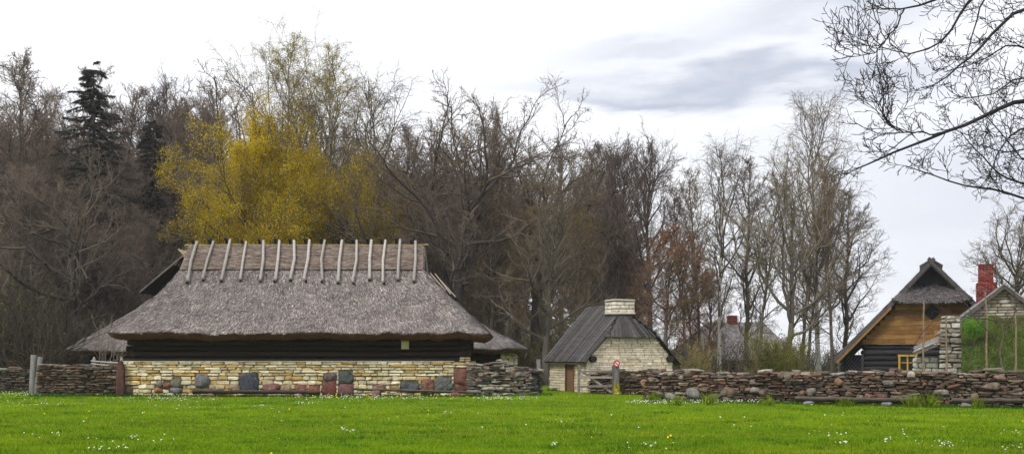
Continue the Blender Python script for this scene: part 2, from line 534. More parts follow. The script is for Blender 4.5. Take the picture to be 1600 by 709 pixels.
def thatch_roof(parent, xl, xr, yf, yb, ze, rl, rr, zr, hl, hr, nx=60, ny=26, lv=22, over=.8, thick=.29, reeds=20000, pal=PAL_THATCH, lump=.035, eave_col=(.105, .044, .026)):
    """hipped roof; hl / hr: (t, fraction) tables of how the hip ends climb to the ridge"""
    ym = (yf + yb) / 2
    rows = []
    ts = np.linspace(0, 1, lv)
    for t in ts:
        a, b = np.interp(t, *zip(*hl)), np.interp(t, *zip(*hr))
        y0 = yf + (ym - .06 - yf) * t
        y1 = yb + (ym + .06 - yb) * t
        z = ze + (zr - ze) * (t - .06 * math.sin(math.pi * t))
        rows.append(ring(xl + (rl - xl) * a, xr + (rr - xr) * b, y0, y1, z, .55 * (1 - t) + .06, nx, ny))
    G_ = np.array(rows)                                   # lv, n, 3
    n = G_.shape[1]
    # soft unevenness of laid reed
    P = G_.reshape(-1, 3)
    bumpy = lump * (np.sin(P[:, 0] * 2.3 + P[:, 2] * 1.1) + np.sin(P[:, 0] * 5.1 - P[:, 2] * 3.3 + P[:, 1]) + .7 * np.sin(P[:, 2] * 8 + P[:, 0] * .8)) / 2 + rng.normal(0, lump * .3, len(P))
    G_[..., 2] += bumpy.reshape(lv, n)
    # eave: lip, cut reed face, underside back to the wall
    e0 = G_[0].copy()
    e0[:, 2] += .015 * np.sin(e0[:, 0] * 1.1) + .008 * np.sin(e0[:, 0] * 4.3 + 1)
    G_[0] = e0
    c = np.array(((xl + xr) / 2, ym, 0))
    def inset(p, d, dz):
        q = p.copy()
        q[:, 0] = np.clip(q[:, 0], xl + d, xr - d)
        q[:, 1] = np.clip(q[:, 1], yf + d, yb - d)
        q[:, 2] += dz
        return q
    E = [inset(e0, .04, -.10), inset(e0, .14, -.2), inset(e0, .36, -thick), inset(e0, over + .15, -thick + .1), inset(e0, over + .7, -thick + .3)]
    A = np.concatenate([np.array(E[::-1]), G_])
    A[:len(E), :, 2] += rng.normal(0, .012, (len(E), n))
    L_ = len(A)
    i = np.arange(L_ - 1)[:, None] * n + np.arange(n)[None]
    j = np.arange(L_ - 1)[:, None] * n + (np.arange(n)[None] + 1) % n
    Q = np.stack([i, j, j + n, i + n], -1)
    g = Geo()
    col = np.empty((L_, n, 3))
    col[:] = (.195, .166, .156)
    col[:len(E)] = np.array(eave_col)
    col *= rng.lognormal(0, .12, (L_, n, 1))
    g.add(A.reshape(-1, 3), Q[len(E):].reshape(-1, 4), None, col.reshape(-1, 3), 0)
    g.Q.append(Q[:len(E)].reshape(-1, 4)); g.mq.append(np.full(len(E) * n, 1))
    # loose reed ends lying on the slope
    q = Q[len(E):].reshape(-1, 4)
    Av = A.reshape(-1, 3)
    p0, p1, p2, p3 = (Av[q[:, k]] for k in range(4))
    area = np.linalg.norm(np.cross(p2 - p0, p3 - p1), axis=1) / 2
    f = rng.choice(len(q), reeds, p=area / area.sum())
    u, v = rng.random((reeds, 1)), rng.random((reeds, 1))
    c0 = (p0[f] * (1 - u) + p1[f] * u) * (1 - v) + (p3[f] * (1 - u) + p2[f] * u) * v
    nn = nrm(np.cross(p1[f] - p0[f], p3[f] - p0[f] + 1e-6))
    dn = nrm((p0[f] + p1[f]) - (p2[f] + p3[f]) + 1e-6)
    sd = nrm(np.cross(nn, dn))
    dn = nrm(dn + sd * rng.normal(0, .16, (reeds, 1)))
    ln, wd = rng.uniform(.06, .17, (reeds, 1)), rng.uniform(.007, .018, (reeds, 1))
    lift = rng.uniform(.012, .04, (reeds, 1))
    a_, b_ = c0 - dn * ln + nn * .004, c0 + dn * ln + nn * lift
    V = np.stack([a_ - sd * wd, a_ + sd * wd, b_ + sd * wd, b_ - sd * wd], 1)
    g.add(V.reshape(-1, 3), np.arange(reeds * 4).reshape(-1, 4), None, np.repeat(pick(pal, reeds, .25), 4, 0), 0)
    # ragged fringe of cut ends along the eave
    m = int(reeds * .12)
    k = rng.integers(0, n, m)
    u = rng.random((m, 1))
    e = e0[k] * (1 - u) + e0[(k + 1) % n] * u
    out = nrm(e - np.clip(e, (xl + .6, yf + .6, 0), (xr - .6, yb - .6, 99)))
    tdir = nrm(e0[(k + 1) % n] - e0[k] + 1e-6)
    s_ = rng.uniform(.01, .03, (m, 1))
    d_ = rng.uniform(-.01, .05, (m, 1))
    base = e - out * .1 + (0, 0, .01)
    tip = e + out * d_ - np.array((0, 0, 1)) * rng.uniform(.01, .06, (m, 1))
    V = np.stack([base - tdir * s_, base + tdir * s_, tip + tdir * s_, tip - tdir * s_], 1)
    g.add(V.reshape(-1, 3), np.arange(m * 4).reshape(-1, 4), None, np.repeat(pick([(.22, .17, .15), (.15, .10, .08), (.3, .26, .24)], m, .2), 4, 0), 0)
    return g.build('thatched_roof', [M_THATCH, M_EAVE], parent)


def log_wall(g, x0, x1, y, z0, z1, d, pal, depth=None, axis=0):
    """stacked horizontal logs; axis 1 runs them along y (then x0, x1 are y limits and y is x)"""
    n = max(1, round((z1 - z0) / d))
    d = (z1 - z0) / n
    for i in range(n):
        z = z0 + d * (i + .5)
        s = np.linspace(x0 - rng.uniform(0, .08), x1 + rng.uniform(0, .08), 9)
        o = rng.normal(0, .012, 9)
        pts = np.stack([s, y + o, z + rng.normal(0, .008, 9)], 1) if axis == 0 else np.stack([y + o, s, z + rng.normal(0, .008, 9)], 1)
        tube(g, pts, d * .53 * rng.uniform(.93, 1.03, 9), 10, pick(pal, 1, .2)[0])


# ------------------------------------------------------------------ courses of masonry or boards inside a facade outline
def courses(xrange, z0, z1, hr, lr, gap=.012, holes=(), jit=.12, align=False):
    """xrange(z) gives the facade's x limits at height z; returns centres (x, z) and half sizes"""
    out = []
    z = z0
    while z < z1 - hr[0] * .4:
        h = min(rng.uniform(*hr), z1 - z)
        a, b = xrange(z + h * .5)
        s = a - (0 if align else rng.uniform(0, lr[0] * .6))
        while s < b - .02:
            l = rng.uniform(*lr)
            e = s + l
            if b - e < lr[0] * .5: e = b
            s_, e_ = max(s, a), min(e, b)
            spans = [(s_, e_)]
            for (hx0, hx1, hz0, hz1) in holes:
                nxt = []
                for (p, q) in spans:
                    if z + h > hz0 + .02 and z < hz1 - .02 and q > hx0 and p < hx1:
                        if p < hx0 - .04: nxt.append((p, hx0))
                        if q > hx1 + .04: nxt.append((hx1, q))
                    else:
                        nxt.append((p, q))
                spans = nxt
            for (p, q) in spans:
                if q - p > .03:
                    hh = h * (1 + rng.uniform(-jit, jit * .2))
                    out.append(((p + q) / 2, z + hh / 2, (q - p - gap) / 2, (hh - gap) / 2))
            s = e
        z += h
    return np.array(out)


PAL_CREAM = [(.60, .50, .30), (.64, .56, .38), (.54, .41, .20), (.70, .63, .47), (.50, .33, .13), (.59, .51, .34), (.66, .58, .40)]
PAL_WHITE = [(.72, .62, .485), (.77, .67, .54), (.65, .535, .40), (.75, .65, .51), (.68, .585, .46)]
PAL_DRY = [(.110, .076, .056), (.145, .104, .076), (.075, .056, .045), (.18, .135, .102), (.16, .092, .06), (.23, .185, .145), (.12, .086, .066), (.14, .086, .06), (.19, .155, .125)]
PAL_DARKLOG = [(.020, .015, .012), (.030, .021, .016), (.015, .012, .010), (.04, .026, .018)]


def facade(g, c, y, depth, pal, p=9., rough=.035, n=3, var=.14, prot=.02):
    m = len(c)
    C = np.stack([c[:, 0], np.full(m, y) + depth + rng.normal(0, prot, m), c[:, 1]], 1)
    H = np.stack([c[:, 2], np.full(m, depth), c[:, 3]], 1)
    return stones(g, C, np.maximum(H, .008), pick(pal, m, var), p=p, rough=rough, n=n, yaw=.012, roll=.008)


# ------------------------------------------------------------------ the long thatched barn in front
BX, BY = gx(190, 40.0), 40.0
BW, BD = 13.6, 7.0
barn = thing('thatched_barn', 'long thatched barn with crossed ridge poles above a yellow limestone wall', 'barn', (BX, BY, 0))


def bl(px, py, D=40.0):
    p = at(px, py, D)
    return p[0] - BX, p[2]


# boulders set in the foundation: photo boxes, colour
BOULD = [(372, 405, 582, 612, (.075, .085, .105)), (410, 437, 599, 613, (.27, .14, .12)), (437, 457, 600, 612, (.40, .30, .20)), (460, 480, 600, 613, (.26, .12, .10)),
         (482, 501, 602, 617, (.32, .12, .07)), (502, 526, 596, 618, (.21, .075, .06)), (504, 527, 581, 597, (.19, .135, .14)), (528, 552, 580, 600, (.10, .115, .115)),
         (527, 554, 599, 618, (.24, .115, .11)), (624, 655, 598, 614, (.11, .125, .14)), (657, 679, 592, 615, (.27, .13, .09)), (679, 707, 587, 613, (.16, .165, .155)),
         (708, 733, 575, 601, (.25, .115, .09)), (708, 733, 602, 612, (.16, .06, .05)), (582, 602, 600, 610, (.34, .20, .16)), (304, 327, 585, 606, (.20, .20, .205)),
         (244, 254, 593, 604, (.26, .25, .24)), (254, 268, 597, 607, (.30, .12, .07)), (268, 284, 591, 604, (.19, .18, .13)), (241, 255, 605, 613, (.38, .17, .06)),
         (263, 285, 603, 614, (.22, .23, .25)), (358, 375, 600, 612, (.42, .30, .22)), (192, 208, 604, 616, (.22, .16, .12)), (328, 350, 606, 613, (.2, .21, .23))]
holes = []
for (x0, x1, y0, y1, c) in BOULD:
    (a, t), (b, u) = bl(x0, y0), bl(x1, y1)
    holes.append((a + .03, b - .03, max(u, 0) + .01 if u > .05 else -1, t - .03))
g = Geo()
cz = courses(lambda z: (0, BW - .02), 0.0, 1.34, (.09, .19), (.22, .62), holes=holes, jit=.22)
ext = courses(lambda z: (BW - .55 + .1 * z, BW + .02), 1.34, 1.52, (.08, .1), (.2, .35))
facade(g, np.concatenate([cz, ext]), -.02, .14, PAL_CREAM, p=9, rough=.07, n=4, var=.13, prot=.03)
g.box((BW / 2, .35, .66), (BW / 2 - .05, .28, .66), (.20, .165, .11))
g.box((.3, BD / 2 + .3, .66), (.28, BD / 2, .66), (.4, .33, .2))
g.box((BW - .3, BD / 2 + .3, .66), (.28, BD / 2, .66), (.4, .33, .2))
g.box((BW / 2, BD - .1, .66), (BW / 2 - .3, .28, .66), (.4, .33, .2))
sw = g.build('stone_wall', M_LIME, barn)
for (x0, x1, y0, y1, c) in BOULD:
    (a, t), (b, u) = bl(x0, y0), bl(x1, y1)
    u = max(u, -.1)
    q = Geo()
    stones(q, [((a + b) / 2, .10, (t + u) / 2)], [((b - a) / 2 * 1.04, .22, (t - u) / 2 * 1.04)], [tuple(.72 * v for v in c)], p=rng.uniform(2.3, 3.1), rough=.10, n=6, yaw=.15, roll=.12)
    q.build('boulder', M_BOULDER, sw)
g = Geo()
g.box((BW / 2 - .3, .16, 1.347), (BW / 2 - .32, .15, .014), (.58, .54, .46))
g.build('lime_capping', M_LIME, barn)
g = Geo()
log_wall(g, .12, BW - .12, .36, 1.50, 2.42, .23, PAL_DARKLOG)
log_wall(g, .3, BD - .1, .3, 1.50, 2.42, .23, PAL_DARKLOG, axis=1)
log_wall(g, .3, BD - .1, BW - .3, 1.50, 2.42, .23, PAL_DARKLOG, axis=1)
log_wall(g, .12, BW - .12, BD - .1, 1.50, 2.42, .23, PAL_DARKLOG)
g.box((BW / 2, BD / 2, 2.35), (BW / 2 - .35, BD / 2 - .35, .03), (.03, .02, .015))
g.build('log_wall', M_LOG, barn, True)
g = Geo()
g.box((BW / 2, .30, 1.40), (BW / 2 - .02, .2, .06), (.035, .034, .036))
g.build('sill_beam', M_LOG, barn)
(a, t), (b, u) = bl(627, 531, 40.2), bl(639, 545, 40.2)
g = Geo()
g.box(((a + b) / 2, .215, (t + u) / 2), ((b - a) / 2, .02, (t - u) / 2), (.52, .45, .28))
g.box(((a + b) / 2, .19, (t + u) / 2 - .01), ((b - a) / 2 * .75, .012, (t - u) / 2 * .75), (.56, .49, .31))
tag(g.build('hatch', M_PAINT, barn), 'small pale square hatch in the dark logs')
HL = [(0, 0), (.22, .27), (.48, .60), (.70, .86), (.78, .93), (1, 1)]
HR = [(0, 0), (.24, .28), (.5, .63), (.65, .84), (.75, .98), (1, 1)]
RZ0, RZ1, RYF, RYB = 2.46, 6.12, -.8, 7.8
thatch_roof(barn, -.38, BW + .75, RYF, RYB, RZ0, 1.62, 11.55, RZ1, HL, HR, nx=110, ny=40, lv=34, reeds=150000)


def slope(t, lift=0.0, back=False):
    y = RYF + (3.44 - RYF) * t
    z = RZ0 + (RZ1 - RZ0) * (t - .06 * math.sin(math.pi * t))
    y, z = y - lift * .65, z + lift * .76
    return (y if not back else 7.0 - y), z


# brown straw cap over the ridge
g = Geo()
for back in (False, True):
    nx_, nt_ = 130, 9
    V, cc = [], []
    for i in range(nt_):
        t = .755 + (1.0 - .755) * i / (nt_ - 1)
        for j in range(nx_):
            x = 1.55 + (11.5 - 1.55) * j / (nx_ - 1) + (.28 * (1 - (t - .755) / .245) * (-1 if j == 0 else 1 if j == nx_ - 1 else 0)) * .2
            y, z = slope(t, .07 + rng.normal(0, .012) + (.02 * math.sin(j * .3) if i == 0 else 0), back)
            V.append((x, y, z + (.05 if i == nt_ - 1 else 0)))
            cc.append(np.array((.21, .17, .15)) * rng.lognormal(0, .15))
    ii = (np.arange(nt_ - 1)[:, None] * nx_ + np.arange(nx_ - 1)[None]).ravel()
    Q = np.stack([ii, ii + 1, ii + nx_ + 1, ii + nx_], 1)
    g.add(V, Q, None, cc)
    m = 5200                                           # bundled straws lying along the ridge
    t = rng.uniform(.755, 1, m); x = rng.uniform(1.85, 11.2, m)
    ys, zs = np.array([slope(tt, .085 + rng.uniform(0, .025), back) for tt in t]).T
    ln = rng.uniform(.12, .4, m); wz = rng.uniform(.006, .014, m)
    sl = rng.normal(0, .04, m) * ln
    V = np.stack([np.stack([x - ln, ys, zs - wz - sl], 1), np.stack([x + ln, ys, zs - wz + sl], 1), np.stack([x + ln, ys + (.008 if not back else -.008), zs + wz + sl], 1), np.stack([x - ln, ys + (.008 if not back else -.008), zs + wz - sl], 1)], 1)
    g.add(V.reshape(-1, 3), np.arange(m * 4).reshape(-1, 4), None, np.repeat(pick([(.24, .19, .165), (.18, .138, .12), (.30, .245, .21), (.13, .10, .088), (.22, .155, .12)], m, .2), 4, 0))
g.build('ridge_cap', M_RIDGE, barn)
g = Geo()
for dy, dz in ((-.03, .10), (.05, .085)):
    s = np.linspace(1.35, 11.7, 16)
    tube(g, np.stack([s, 3.5 + dy + rng.normal(0, .015, 16), RZ1 + dz + .035 + rng.normal(0, .012, 16)], 1), .024, 6, (.42, .34, .2))
g.build('ridge_rail', M_LOGV, barn)
PT = [307, 333, 359, 384, 411, 436, 459, 483, 507, 534, 557, 580, 602, 625, 649]
PB = [292, 317, 346, 376, 407, 429, 454, 478, 503, 528, 552, 577, 600, 622, 647]
for k in range(15):
    tb = .60 + rng.uniform(-.012, .03)
    yb_, zb_ = slope(tb, .12)
    xb = gx(PB[k], BY + yb_) - BX
    xt = gx(PT[k], BY + 3.4) - BX
    zt = RZ1 + .30 + rng.uniform(-.03, .06)
    wg = rng.normal(0, .045, 4)
    pts = [(xb + (xt - xb) * s + (wg[i] if 0 < i < 3 else 0), yb_ + (3.46 - yb_) * s, zb_ + (zt - zb_) * s + .05 * math.sin(math.pi * s)) for i, s in enumerate((0, .06, .5, 1))]
    g = Geo()
    lc = np.array((.40, .365, .34)) * rng.uniform(.7, 1.15)
    tube(g, pts, np.array((.062, .06, .056, .05)) * rng.uniform(.9, 1.15), 8, np.array([(.05, .04, .035), lc * .8, lc, lc * 1.1]))
    g.build('ridge_pole', M_LOGV, barn, True)
    g = Geo()
    x2 = xt - .17
    tube(g, [(x2, 3.36, zt + .08), (x2, 3.62, zt - .2), (xb + .1, 7.0 - yb_, zb_)], (.07, .065, .06), 7, (.03, .026, .022))
    tag(g.build('ridge_pole', M_LOGV, barn, True), 'dark rear pole of a crossed pair')

# red slab standing against the left corner of the barn
s_ = Geo()
x0, D0 = gx(189, 39.75), 39.75
stones(s_, [(0, 0, .62)], [(.15, .12, .66)], [(.095, .045, .037)], p=7.0, rough=.07, n=6, roll=.03)
o = s_.build('standing_slab', M_BOULDER, None, True)
o.location = (x0, D0, 0)
tag(o, 'tall reddish stone slab upright at the left corner of the yellow limestone wall', 'stone slab')


# ------------------------------------------------------------------ two more thatched farm buildings behind the barn
ax, ay = gx(282, 52), 52.0
rearA = thing('thatched_farmhouse', 'thatched house half behind the barn, its left eave low over dark logs', 'house', (ax, ay, 0), R(-90 - 6))
# local x runs along the ridge; -x faces the camera after the turn
HA = [(0, 0), (.66, 1), (1, 1)]
HB = [(0, 0), (1, 1)]
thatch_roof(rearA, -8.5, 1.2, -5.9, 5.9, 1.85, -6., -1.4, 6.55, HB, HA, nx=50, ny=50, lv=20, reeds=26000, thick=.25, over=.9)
g = Geo()
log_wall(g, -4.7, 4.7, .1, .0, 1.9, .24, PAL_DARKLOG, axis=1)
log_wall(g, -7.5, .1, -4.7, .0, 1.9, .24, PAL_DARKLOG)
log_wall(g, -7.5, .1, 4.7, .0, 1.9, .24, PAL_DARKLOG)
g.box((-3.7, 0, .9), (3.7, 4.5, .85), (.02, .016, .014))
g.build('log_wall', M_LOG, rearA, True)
g = Geo()
for sgn in (-1, 1):                                   # rakes standing out over the open gablet
    a, b = (-1.8, sgn * 2.55, 4.66), (-1.8, 0.0, 6.72)
    for k in range(2):
        pass
    V = []
    for x in (-1.9, -.25):
        for (y, z) in ((sgn * 2.3, 4.86), (0, 6.70), (0, 6.60), (sgn * 2.3, 4.76)):
            V.append((x, y, z))
    g.add(V, [(0, 1, 5, 4), (1, 2, 6, 5), (3, 0, 4, 7), (4, 5, 6, 7), (0, 3, 2, 1)], None, (.15, .125, .11))
    g.add([V[k] for k in (2, 3, 7, 6)], [(0, 1, 2, 3)], None, (.018, .015, .013))
g.build('gable_rake', M_THATCH, rearA)
g = Geo()
g.add([(-1.33, -2.2, 4.7), (-1.33, 2.2, 4.7), (-1.33, 0, 6.5)], None, [(0, 1, 2)], (.02, .017, .015))
g.build('gablet_boards', M_LOG, rearA)
g = Geo()
for x in (-.4, -.75, -1.1):
    for sgn in (-1, 1):
        tube(g, [(x, sgn * .5, 6.2), (x, -sgn * .28, 7.0)], .05, 6, (.36, .28, .2))
g.build('ridge_pole', M_LOGV, rearA, True)

bx_, by_ = gx(470, 51), 51.0
rearB = thing('thatched_farmhouse', 'thatched house behind the right end of the barn, with a white corner pillar', 'house', (bx_, by_, 0))
LB = gx(812, 51) - bx_
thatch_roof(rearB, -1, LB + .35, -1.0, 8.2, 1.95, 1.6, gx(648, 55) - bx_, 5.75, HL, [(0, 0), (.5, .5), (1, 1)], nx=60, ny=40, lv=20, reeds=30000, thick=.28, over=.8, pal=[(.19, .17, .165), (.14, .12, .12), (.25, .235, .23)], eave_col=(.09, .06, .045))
g = Geo()
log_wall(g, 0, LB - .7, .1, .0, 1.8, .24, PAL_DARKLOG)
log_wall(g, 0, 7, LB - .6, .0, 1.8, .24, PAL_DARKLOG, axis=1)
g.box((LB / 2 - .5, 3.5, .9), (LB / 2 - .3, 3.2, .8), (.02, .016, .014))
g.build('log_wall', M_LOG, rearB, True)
g = Geo()
facade(g, courses(lambda z: (LB - .95, LB - .1), 0, 1.72, (.12, .2), (.25, .45)), -.1, .14, PAL_WHITE)
g.box((LB - .52, .25, .86), (.38, .25, .85), (.5, .47, .4))
tag(g.build('pillar', M_LIME, rearB, True), 'whitewashed stone pillar under the eave')
for k in range(6):
    g = Geo()
    x = gx(652 + k * 7.5, 53) - bx_
    z0 = EYE + (HZ - (446 - (5 - k) * 1.5 + k * 3)) / F * 53
    tube(g, [(x + .75, 1.55 + k * .05, z0 - .1), (x - .15, 3.0, z0 + .95 + .1 * math.sin(k * 2))], (.035, .03), 6, (.32, .27, .22))
    g.build('ridge_pole', M_LOGV, rearB, True)


# ------------------------------------------------------------------ the small whitewashed stone house with a board roof
hx0, hy0 = gx(917, 43.2), 43.2
AX = R(23)
house = thing('stone_house', 'small cream limestone house with a grey board roof and squat white chimney', 'house', (hx0, hy0, 0), AX)
W2, ZE, ZA, ZH, LH = 4.2, 1.40, 3.74, 2.42, 3.7
sl = (ZA - ZE) / (W2 / 2)
g = Geo()
gab = courses(lambda z: (max(0, (z - ZE) / sl), min(W2, W2 - (z - ZE) / sl)) if z > ZE else (0, W2), 0, ZH, (.075, .135), (.22, .65), gap=.009, jit=.06)
facade(g, gab, -.02, .1, PAL_WHITE, p=14, rough=.02, n=3, var=.09, prot=.010)
poly = [(0.02, 0), (W2 - .02, 0), (W2 - .02, ZE), (W2 - (ZH - ZE) / sl - .03, ZH), ((ZH - ZE) / sl + .03, ZH), (0.02, ZE)]
g.prism(poly, .05, .4, (.40, .36, .28))
g.box((W2 / 2, LH / 2 + .2, .68), (W2 / 2 - .06, LH / 2 - .1, .68), (.45, .42, .34))
# side wall facing left, along local y at x = 0
side = courses(lambda z: (.0, LH), 0, ZE - .03, (.08, .14), (.22, .6), gap=.009, jit=.06, holes=[(1.2, 2.0, -.1, 1.36)])
m = len(side)
C = np.stack([np.full(m, .08) + rng.normal(0, .01, m), side[:, 0], side[:, 1]], 1)
H_ = np.stack([np.full(m, .1), side[:, 2], side[:, 3]], 1)
stones(g, C, H_, pick(PAL_WHITE, m, .07), p=10, rough=.02, n=3, yaw=.01, roll=.0)
g.build('stone_wall', M_LIME, house)
g = Geo()
for k in range(4):
    g.box((.06, 1.3 + k * .2, .67), (.03, .097, .66), np.array((.20, .115, .065)) * rng.uniform(.8, 1.2))
g.beam((.02, 1.2, 0), (.02, 1.2, 1.36), .1, .12, (.16, .08, .04))
g.beam((.02, 2.0, 0), (.02, 2.0, 1.36), .1, .12, (.12, .07, .04))
tag(g.build('door', M_LOGV, house), 'narrow brown plank door')
# roof: planks on both slopes and on the half hip
g = Geo()
PALB = [(.072, .067, .067), (.088, .082, .082), (.060, .055, .056), (.10, .094, .094), (.075, .067, .064)]
for sgn in (-1, 1):
    y = -.22
    while y < LH + .3:
        wdt = rng.uniform(.13, .2)
        ym_ = y + wdt / 2
        # near the gable the hip cuts the slope: the top edge falls from the apex at y=1.0 to ZH at the gable face
        ztop = ZA if ym_ > 1.0 else ZH + .05 + (ZA - ZH) * max(ym_ + .22, 0) / 1.22
        ov = .28 if sgn > 0 else .16
        zb0 = ZE - sl * ov
        xb0 = W2 / 2 + sgn * (W2 / 2 + ov)
        xt0 = W2 / 2 + sgn * (ZA - ztop) / sl
        lift = rng.uniform(.06, .085)
        a = np.array((xb0 + sgn * rng.uniform(0, .05), ym_, zb0 + lift)); b = np.array((xt0, ym_, ztop + lift))
        g.beam(a, b, .035, wdt * .97, pick(PALB, 1, .2)[0], up=(0, 1, 0)) if False else g.beam(a, b, wdt * .97, .035, pick(PALB, 1, .2)[0])
        y += wdt
for k in range(14):
    hw = (W2 / 2 - (ZH - ZE) / sl) + .16
    x0_, x1_ = -hw + 2 * hw * k / 14, -hw + 2 * hw * (k + 1) / 14
    xc = (x0_ + x1_) / 2
    f = min(1.0, (1 - abs(xc) / hw) * 1.12)
    a = np.array((W2 / 2 + xc * 1.03, -.3, ZH - .06 + rng.uniform(-.02, .0)))
    b = np.array((W2 / 2 + xc * (1 - f * .72) if f < 1 else W2 / 2 + xc * .3, -.3 + 1.28 * f, ZH - .06 + (ZA - ZH + .1) * f))
    g.beam(a, b, (x1_ - x0_) * 1.08, .035, pick(PALB, 1, .2)[0])
g.add([(W2 / 2, 1.0, ZA - .02), (-.2, 1.0, ZE - .2), (-.2, LH + .2, ZE - .2), (W2 / 2, LH + .2, ZA - .02), (W2 + .2, 1.0, ZE - .2), (W2 + .2, LH + .2, ZE - .2),
       (-.2, -.1, ZE - .2), (W2 + .2, -.1, ZE - .2), (W2 / 2 - 1.1, -.1, ZH), (W2 / 2 + 1.1, -.1, ZH)],
      [(0, 1, 2, 3), (0, 3, 5, 4), (6, 1, 0, 8), (7, 9, 0, 4)], [(8, 0, 9)], (.06, .05, .045))
g.add([(0.02, LH, 0), (W2 - .02, LH, 0), (W2 - .02, LH, ZE), (W2 / 2, LH, ZA - .05), (.02, LH, ZE)], None, [(0, 1, 2), (0, 2, 4), (2, 3, 4)], (.5, .46, .38))
roof_h = g.build('board_roof', M_BOARD, house)
for xx_ in (.22, W2 - .2):
    g = Geo()
    tube(g, [(xx_, -.24, ZE + .02), (xx_, .4, ZE + .02)], .14, 12, (.03, .025, .022))
    g.build('beam_end', M_LOG, house, True)
# chimney: thin courses, a ledge below and a cap slab
g = Geo()
CXc, CYc, CH = W2 / 2, .95, .52
for fy in range(4):
    cc = courses(lambda z: (-CH, CH), 0, .50, (.15, .18), (.3, .55), gap=.006)
    m = len(cc)
    if fy % 2 == 0:
        C = np.stack([CXc + cc[:, 0], np.full(m, CYc + (-.32 if fy == 0 else .32)), 3.42 + cc[:, 1]], 1)
        H_ = np.stack([cc[:, 2], np.full(m, .1), cc[:, 3]], 1)
    else:
        cc[:, 0] *= .38 / CH; cc[:, 2] *= .38 / CH
        C = np.stack([np.full(m, CXc + (-.44 if fy == 1 else .44)), CYc + cc[:, 0], 3.42 + cc[:, 1]], 1)
        H_ = np.stack([np.full(m, .1), cc[:, 2], cc[:, 3]], 1)
    stones(g, C, H_, pick([(.70, .63, .54), (.75, .68, .60), (.64, .57, .48)], m, .05), p=12, rough=.012, n=3, yaw=.005, roll=0)
g.box((CXc, CYc, 3.53), (.46, .34, .41), (.55, .54, .48))
stones(g, [(CXc, CYc, 3.40), (CXc, CYc, 3.97)], [(.58, .47, .05), (.57, .46, .045)], [(.5, .45, .37), (.42, .38, .32)], p=12, rough=.02, n=4)
g.build('chimney', M_LIME, roof_h, True)


# ------------------------------------------------------------------ the tall log house on the right, half hipped gable towards the camera
tx, ty = gx(1455, 48), 48.0
TA = math.atan2(-.372, .928)
loghouse = thing('log_house', 'tall log house with thatched half hip, golden planked gable and diamond window', 'house', (tx, ty, 0), TA)
# local: x along the gable (0 at the ridge), y into the depth, z up
ZR, ZEV, HWD = 5.72, 1.36, 4.05
ts_ = (ZR - ZEV) / HWD
def tz(x): return ZR - abs(x) * ts_
zmid, zh = 2.1, 4.15
g = Geo()
pl = courses(lambda z: (max(-3.05, -(ZR - z) / ts_ + .15), min(3.6, (ZR - z) / ts_ - .15)), zmid, zh + .2, (.2, .27), (1.2, 3.4), gap=.008, jit=.0)
for (x_, z_, hx_, hz_), c_ in zip(pl, pick([(.25, .125, .042), (.30, .16, .055), (.20, .10, .035), (.27, .14, .048), (.16, .088, .038)], len(pl), .2)):
    g.box((x_, .03 + rng.normal(0, .006), z_), (hx_ + .002, .03, hz_), c_)
ba, bb = (ZR - zmid) / ts_ - .1, (ZR - zh - .3) / ts_ - .1
g.add([(-ba, .08, zmid), (ba, .08, zmid), (bb, .08, zh + .3), (-bb, .08, zh + .3)], [(0, 1, 2, 3)], None, (.06, .035, .02))
g.build('gable_boards', M_LOG, loghouse)
g = Geo()
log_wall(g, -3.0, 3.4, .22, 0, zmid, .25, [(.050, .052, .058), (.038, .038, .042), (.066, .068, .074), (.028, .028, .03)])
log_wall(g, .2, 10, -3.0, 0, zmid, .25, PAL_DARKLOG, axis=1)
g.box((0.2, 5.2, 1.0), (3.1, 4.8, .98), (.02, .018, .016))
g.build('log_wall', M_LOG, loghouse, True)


def rect_local(x0, x1, y0, y1, D, T, ang):
    """photo box to local x, z on a facade near depth D"""
    a, b = at(x0, y0, D), at(x1, y1, D)
    d = np.array((math.cos(ang), math.sin(ang)))
    return (a[:2] - T) @ d, (b[:2] - T) @ d, b[2], a[2]


wx0, wx1, wz0, wz1 = rect_local(1405, 1431, 555, 580, 48.2, np.array((tx, ty)), TA)
g = Geo()
fc = (.50, .31, .06)
for x in (wx0, (wx0 + wx1) / 2, wx1):
    g.box((x, -.02, (wz0 + wz1) / 2), (.045 if x != (wx0 + wx1) / 2 else .035, .05, (wz1 - wz0) / 2), fc)
for z in (wz0, wz1):
    g.box(((wx0 + wx1) / 2, -.025, z), ((wx1 - wx0) / 2 + .07, .05, .045), fc)
g.box(((wx0 + wx1) / 2, -.008, wz0 + (wz1 - wz0) * .55), ((wx1 - wx0) / 2, .03, .02), fc)
win = g.build('window', M_PAINT, loghouse)
tag(win, 'yellow framed window low in the dark logs')
g = Geo()
g.box(((wx0 + wx1) / 2, .02, (wz0 + wz1) / 2), ((wx1 - wx0) / 2, .02, (wz1 - wz0) / 2), (.02, .022, .025))
g.build('pane', M_GLASS, win)
dx0, dx1, dz0, dz1 = rect_local(1444, 1469, 475, 500, 47.9, np.array((tx, ty)), TA)
g = Geo()
cx_, cz_, hw = (dx0 + dx1) / 2, (dz0 + dz1) / 2, (dx1 - dx0) / 2 / 1.414
rot = np.array(((math.cos(R(45)), 0, -math.sin(R(45))), (0, 1, 0), (math.sin(R(45)), 0, math.cos(R(45)))))
for sx_, sz_, hx_, hz_ in ((-1, 0, .025, hw), (1, 0, .025, hw), (0, -1, hw, .025), (0, 1, hw, .025)):
    g.box(np.array((cx_, -.03, cz_)) + rot @ np.array((sx_ * hw, 0, sz_ * hw)), (hx_, .03, hz_), (.035, .028, .022), rot=rot)
dw = g.build('window', M_LOGV, loghouse)
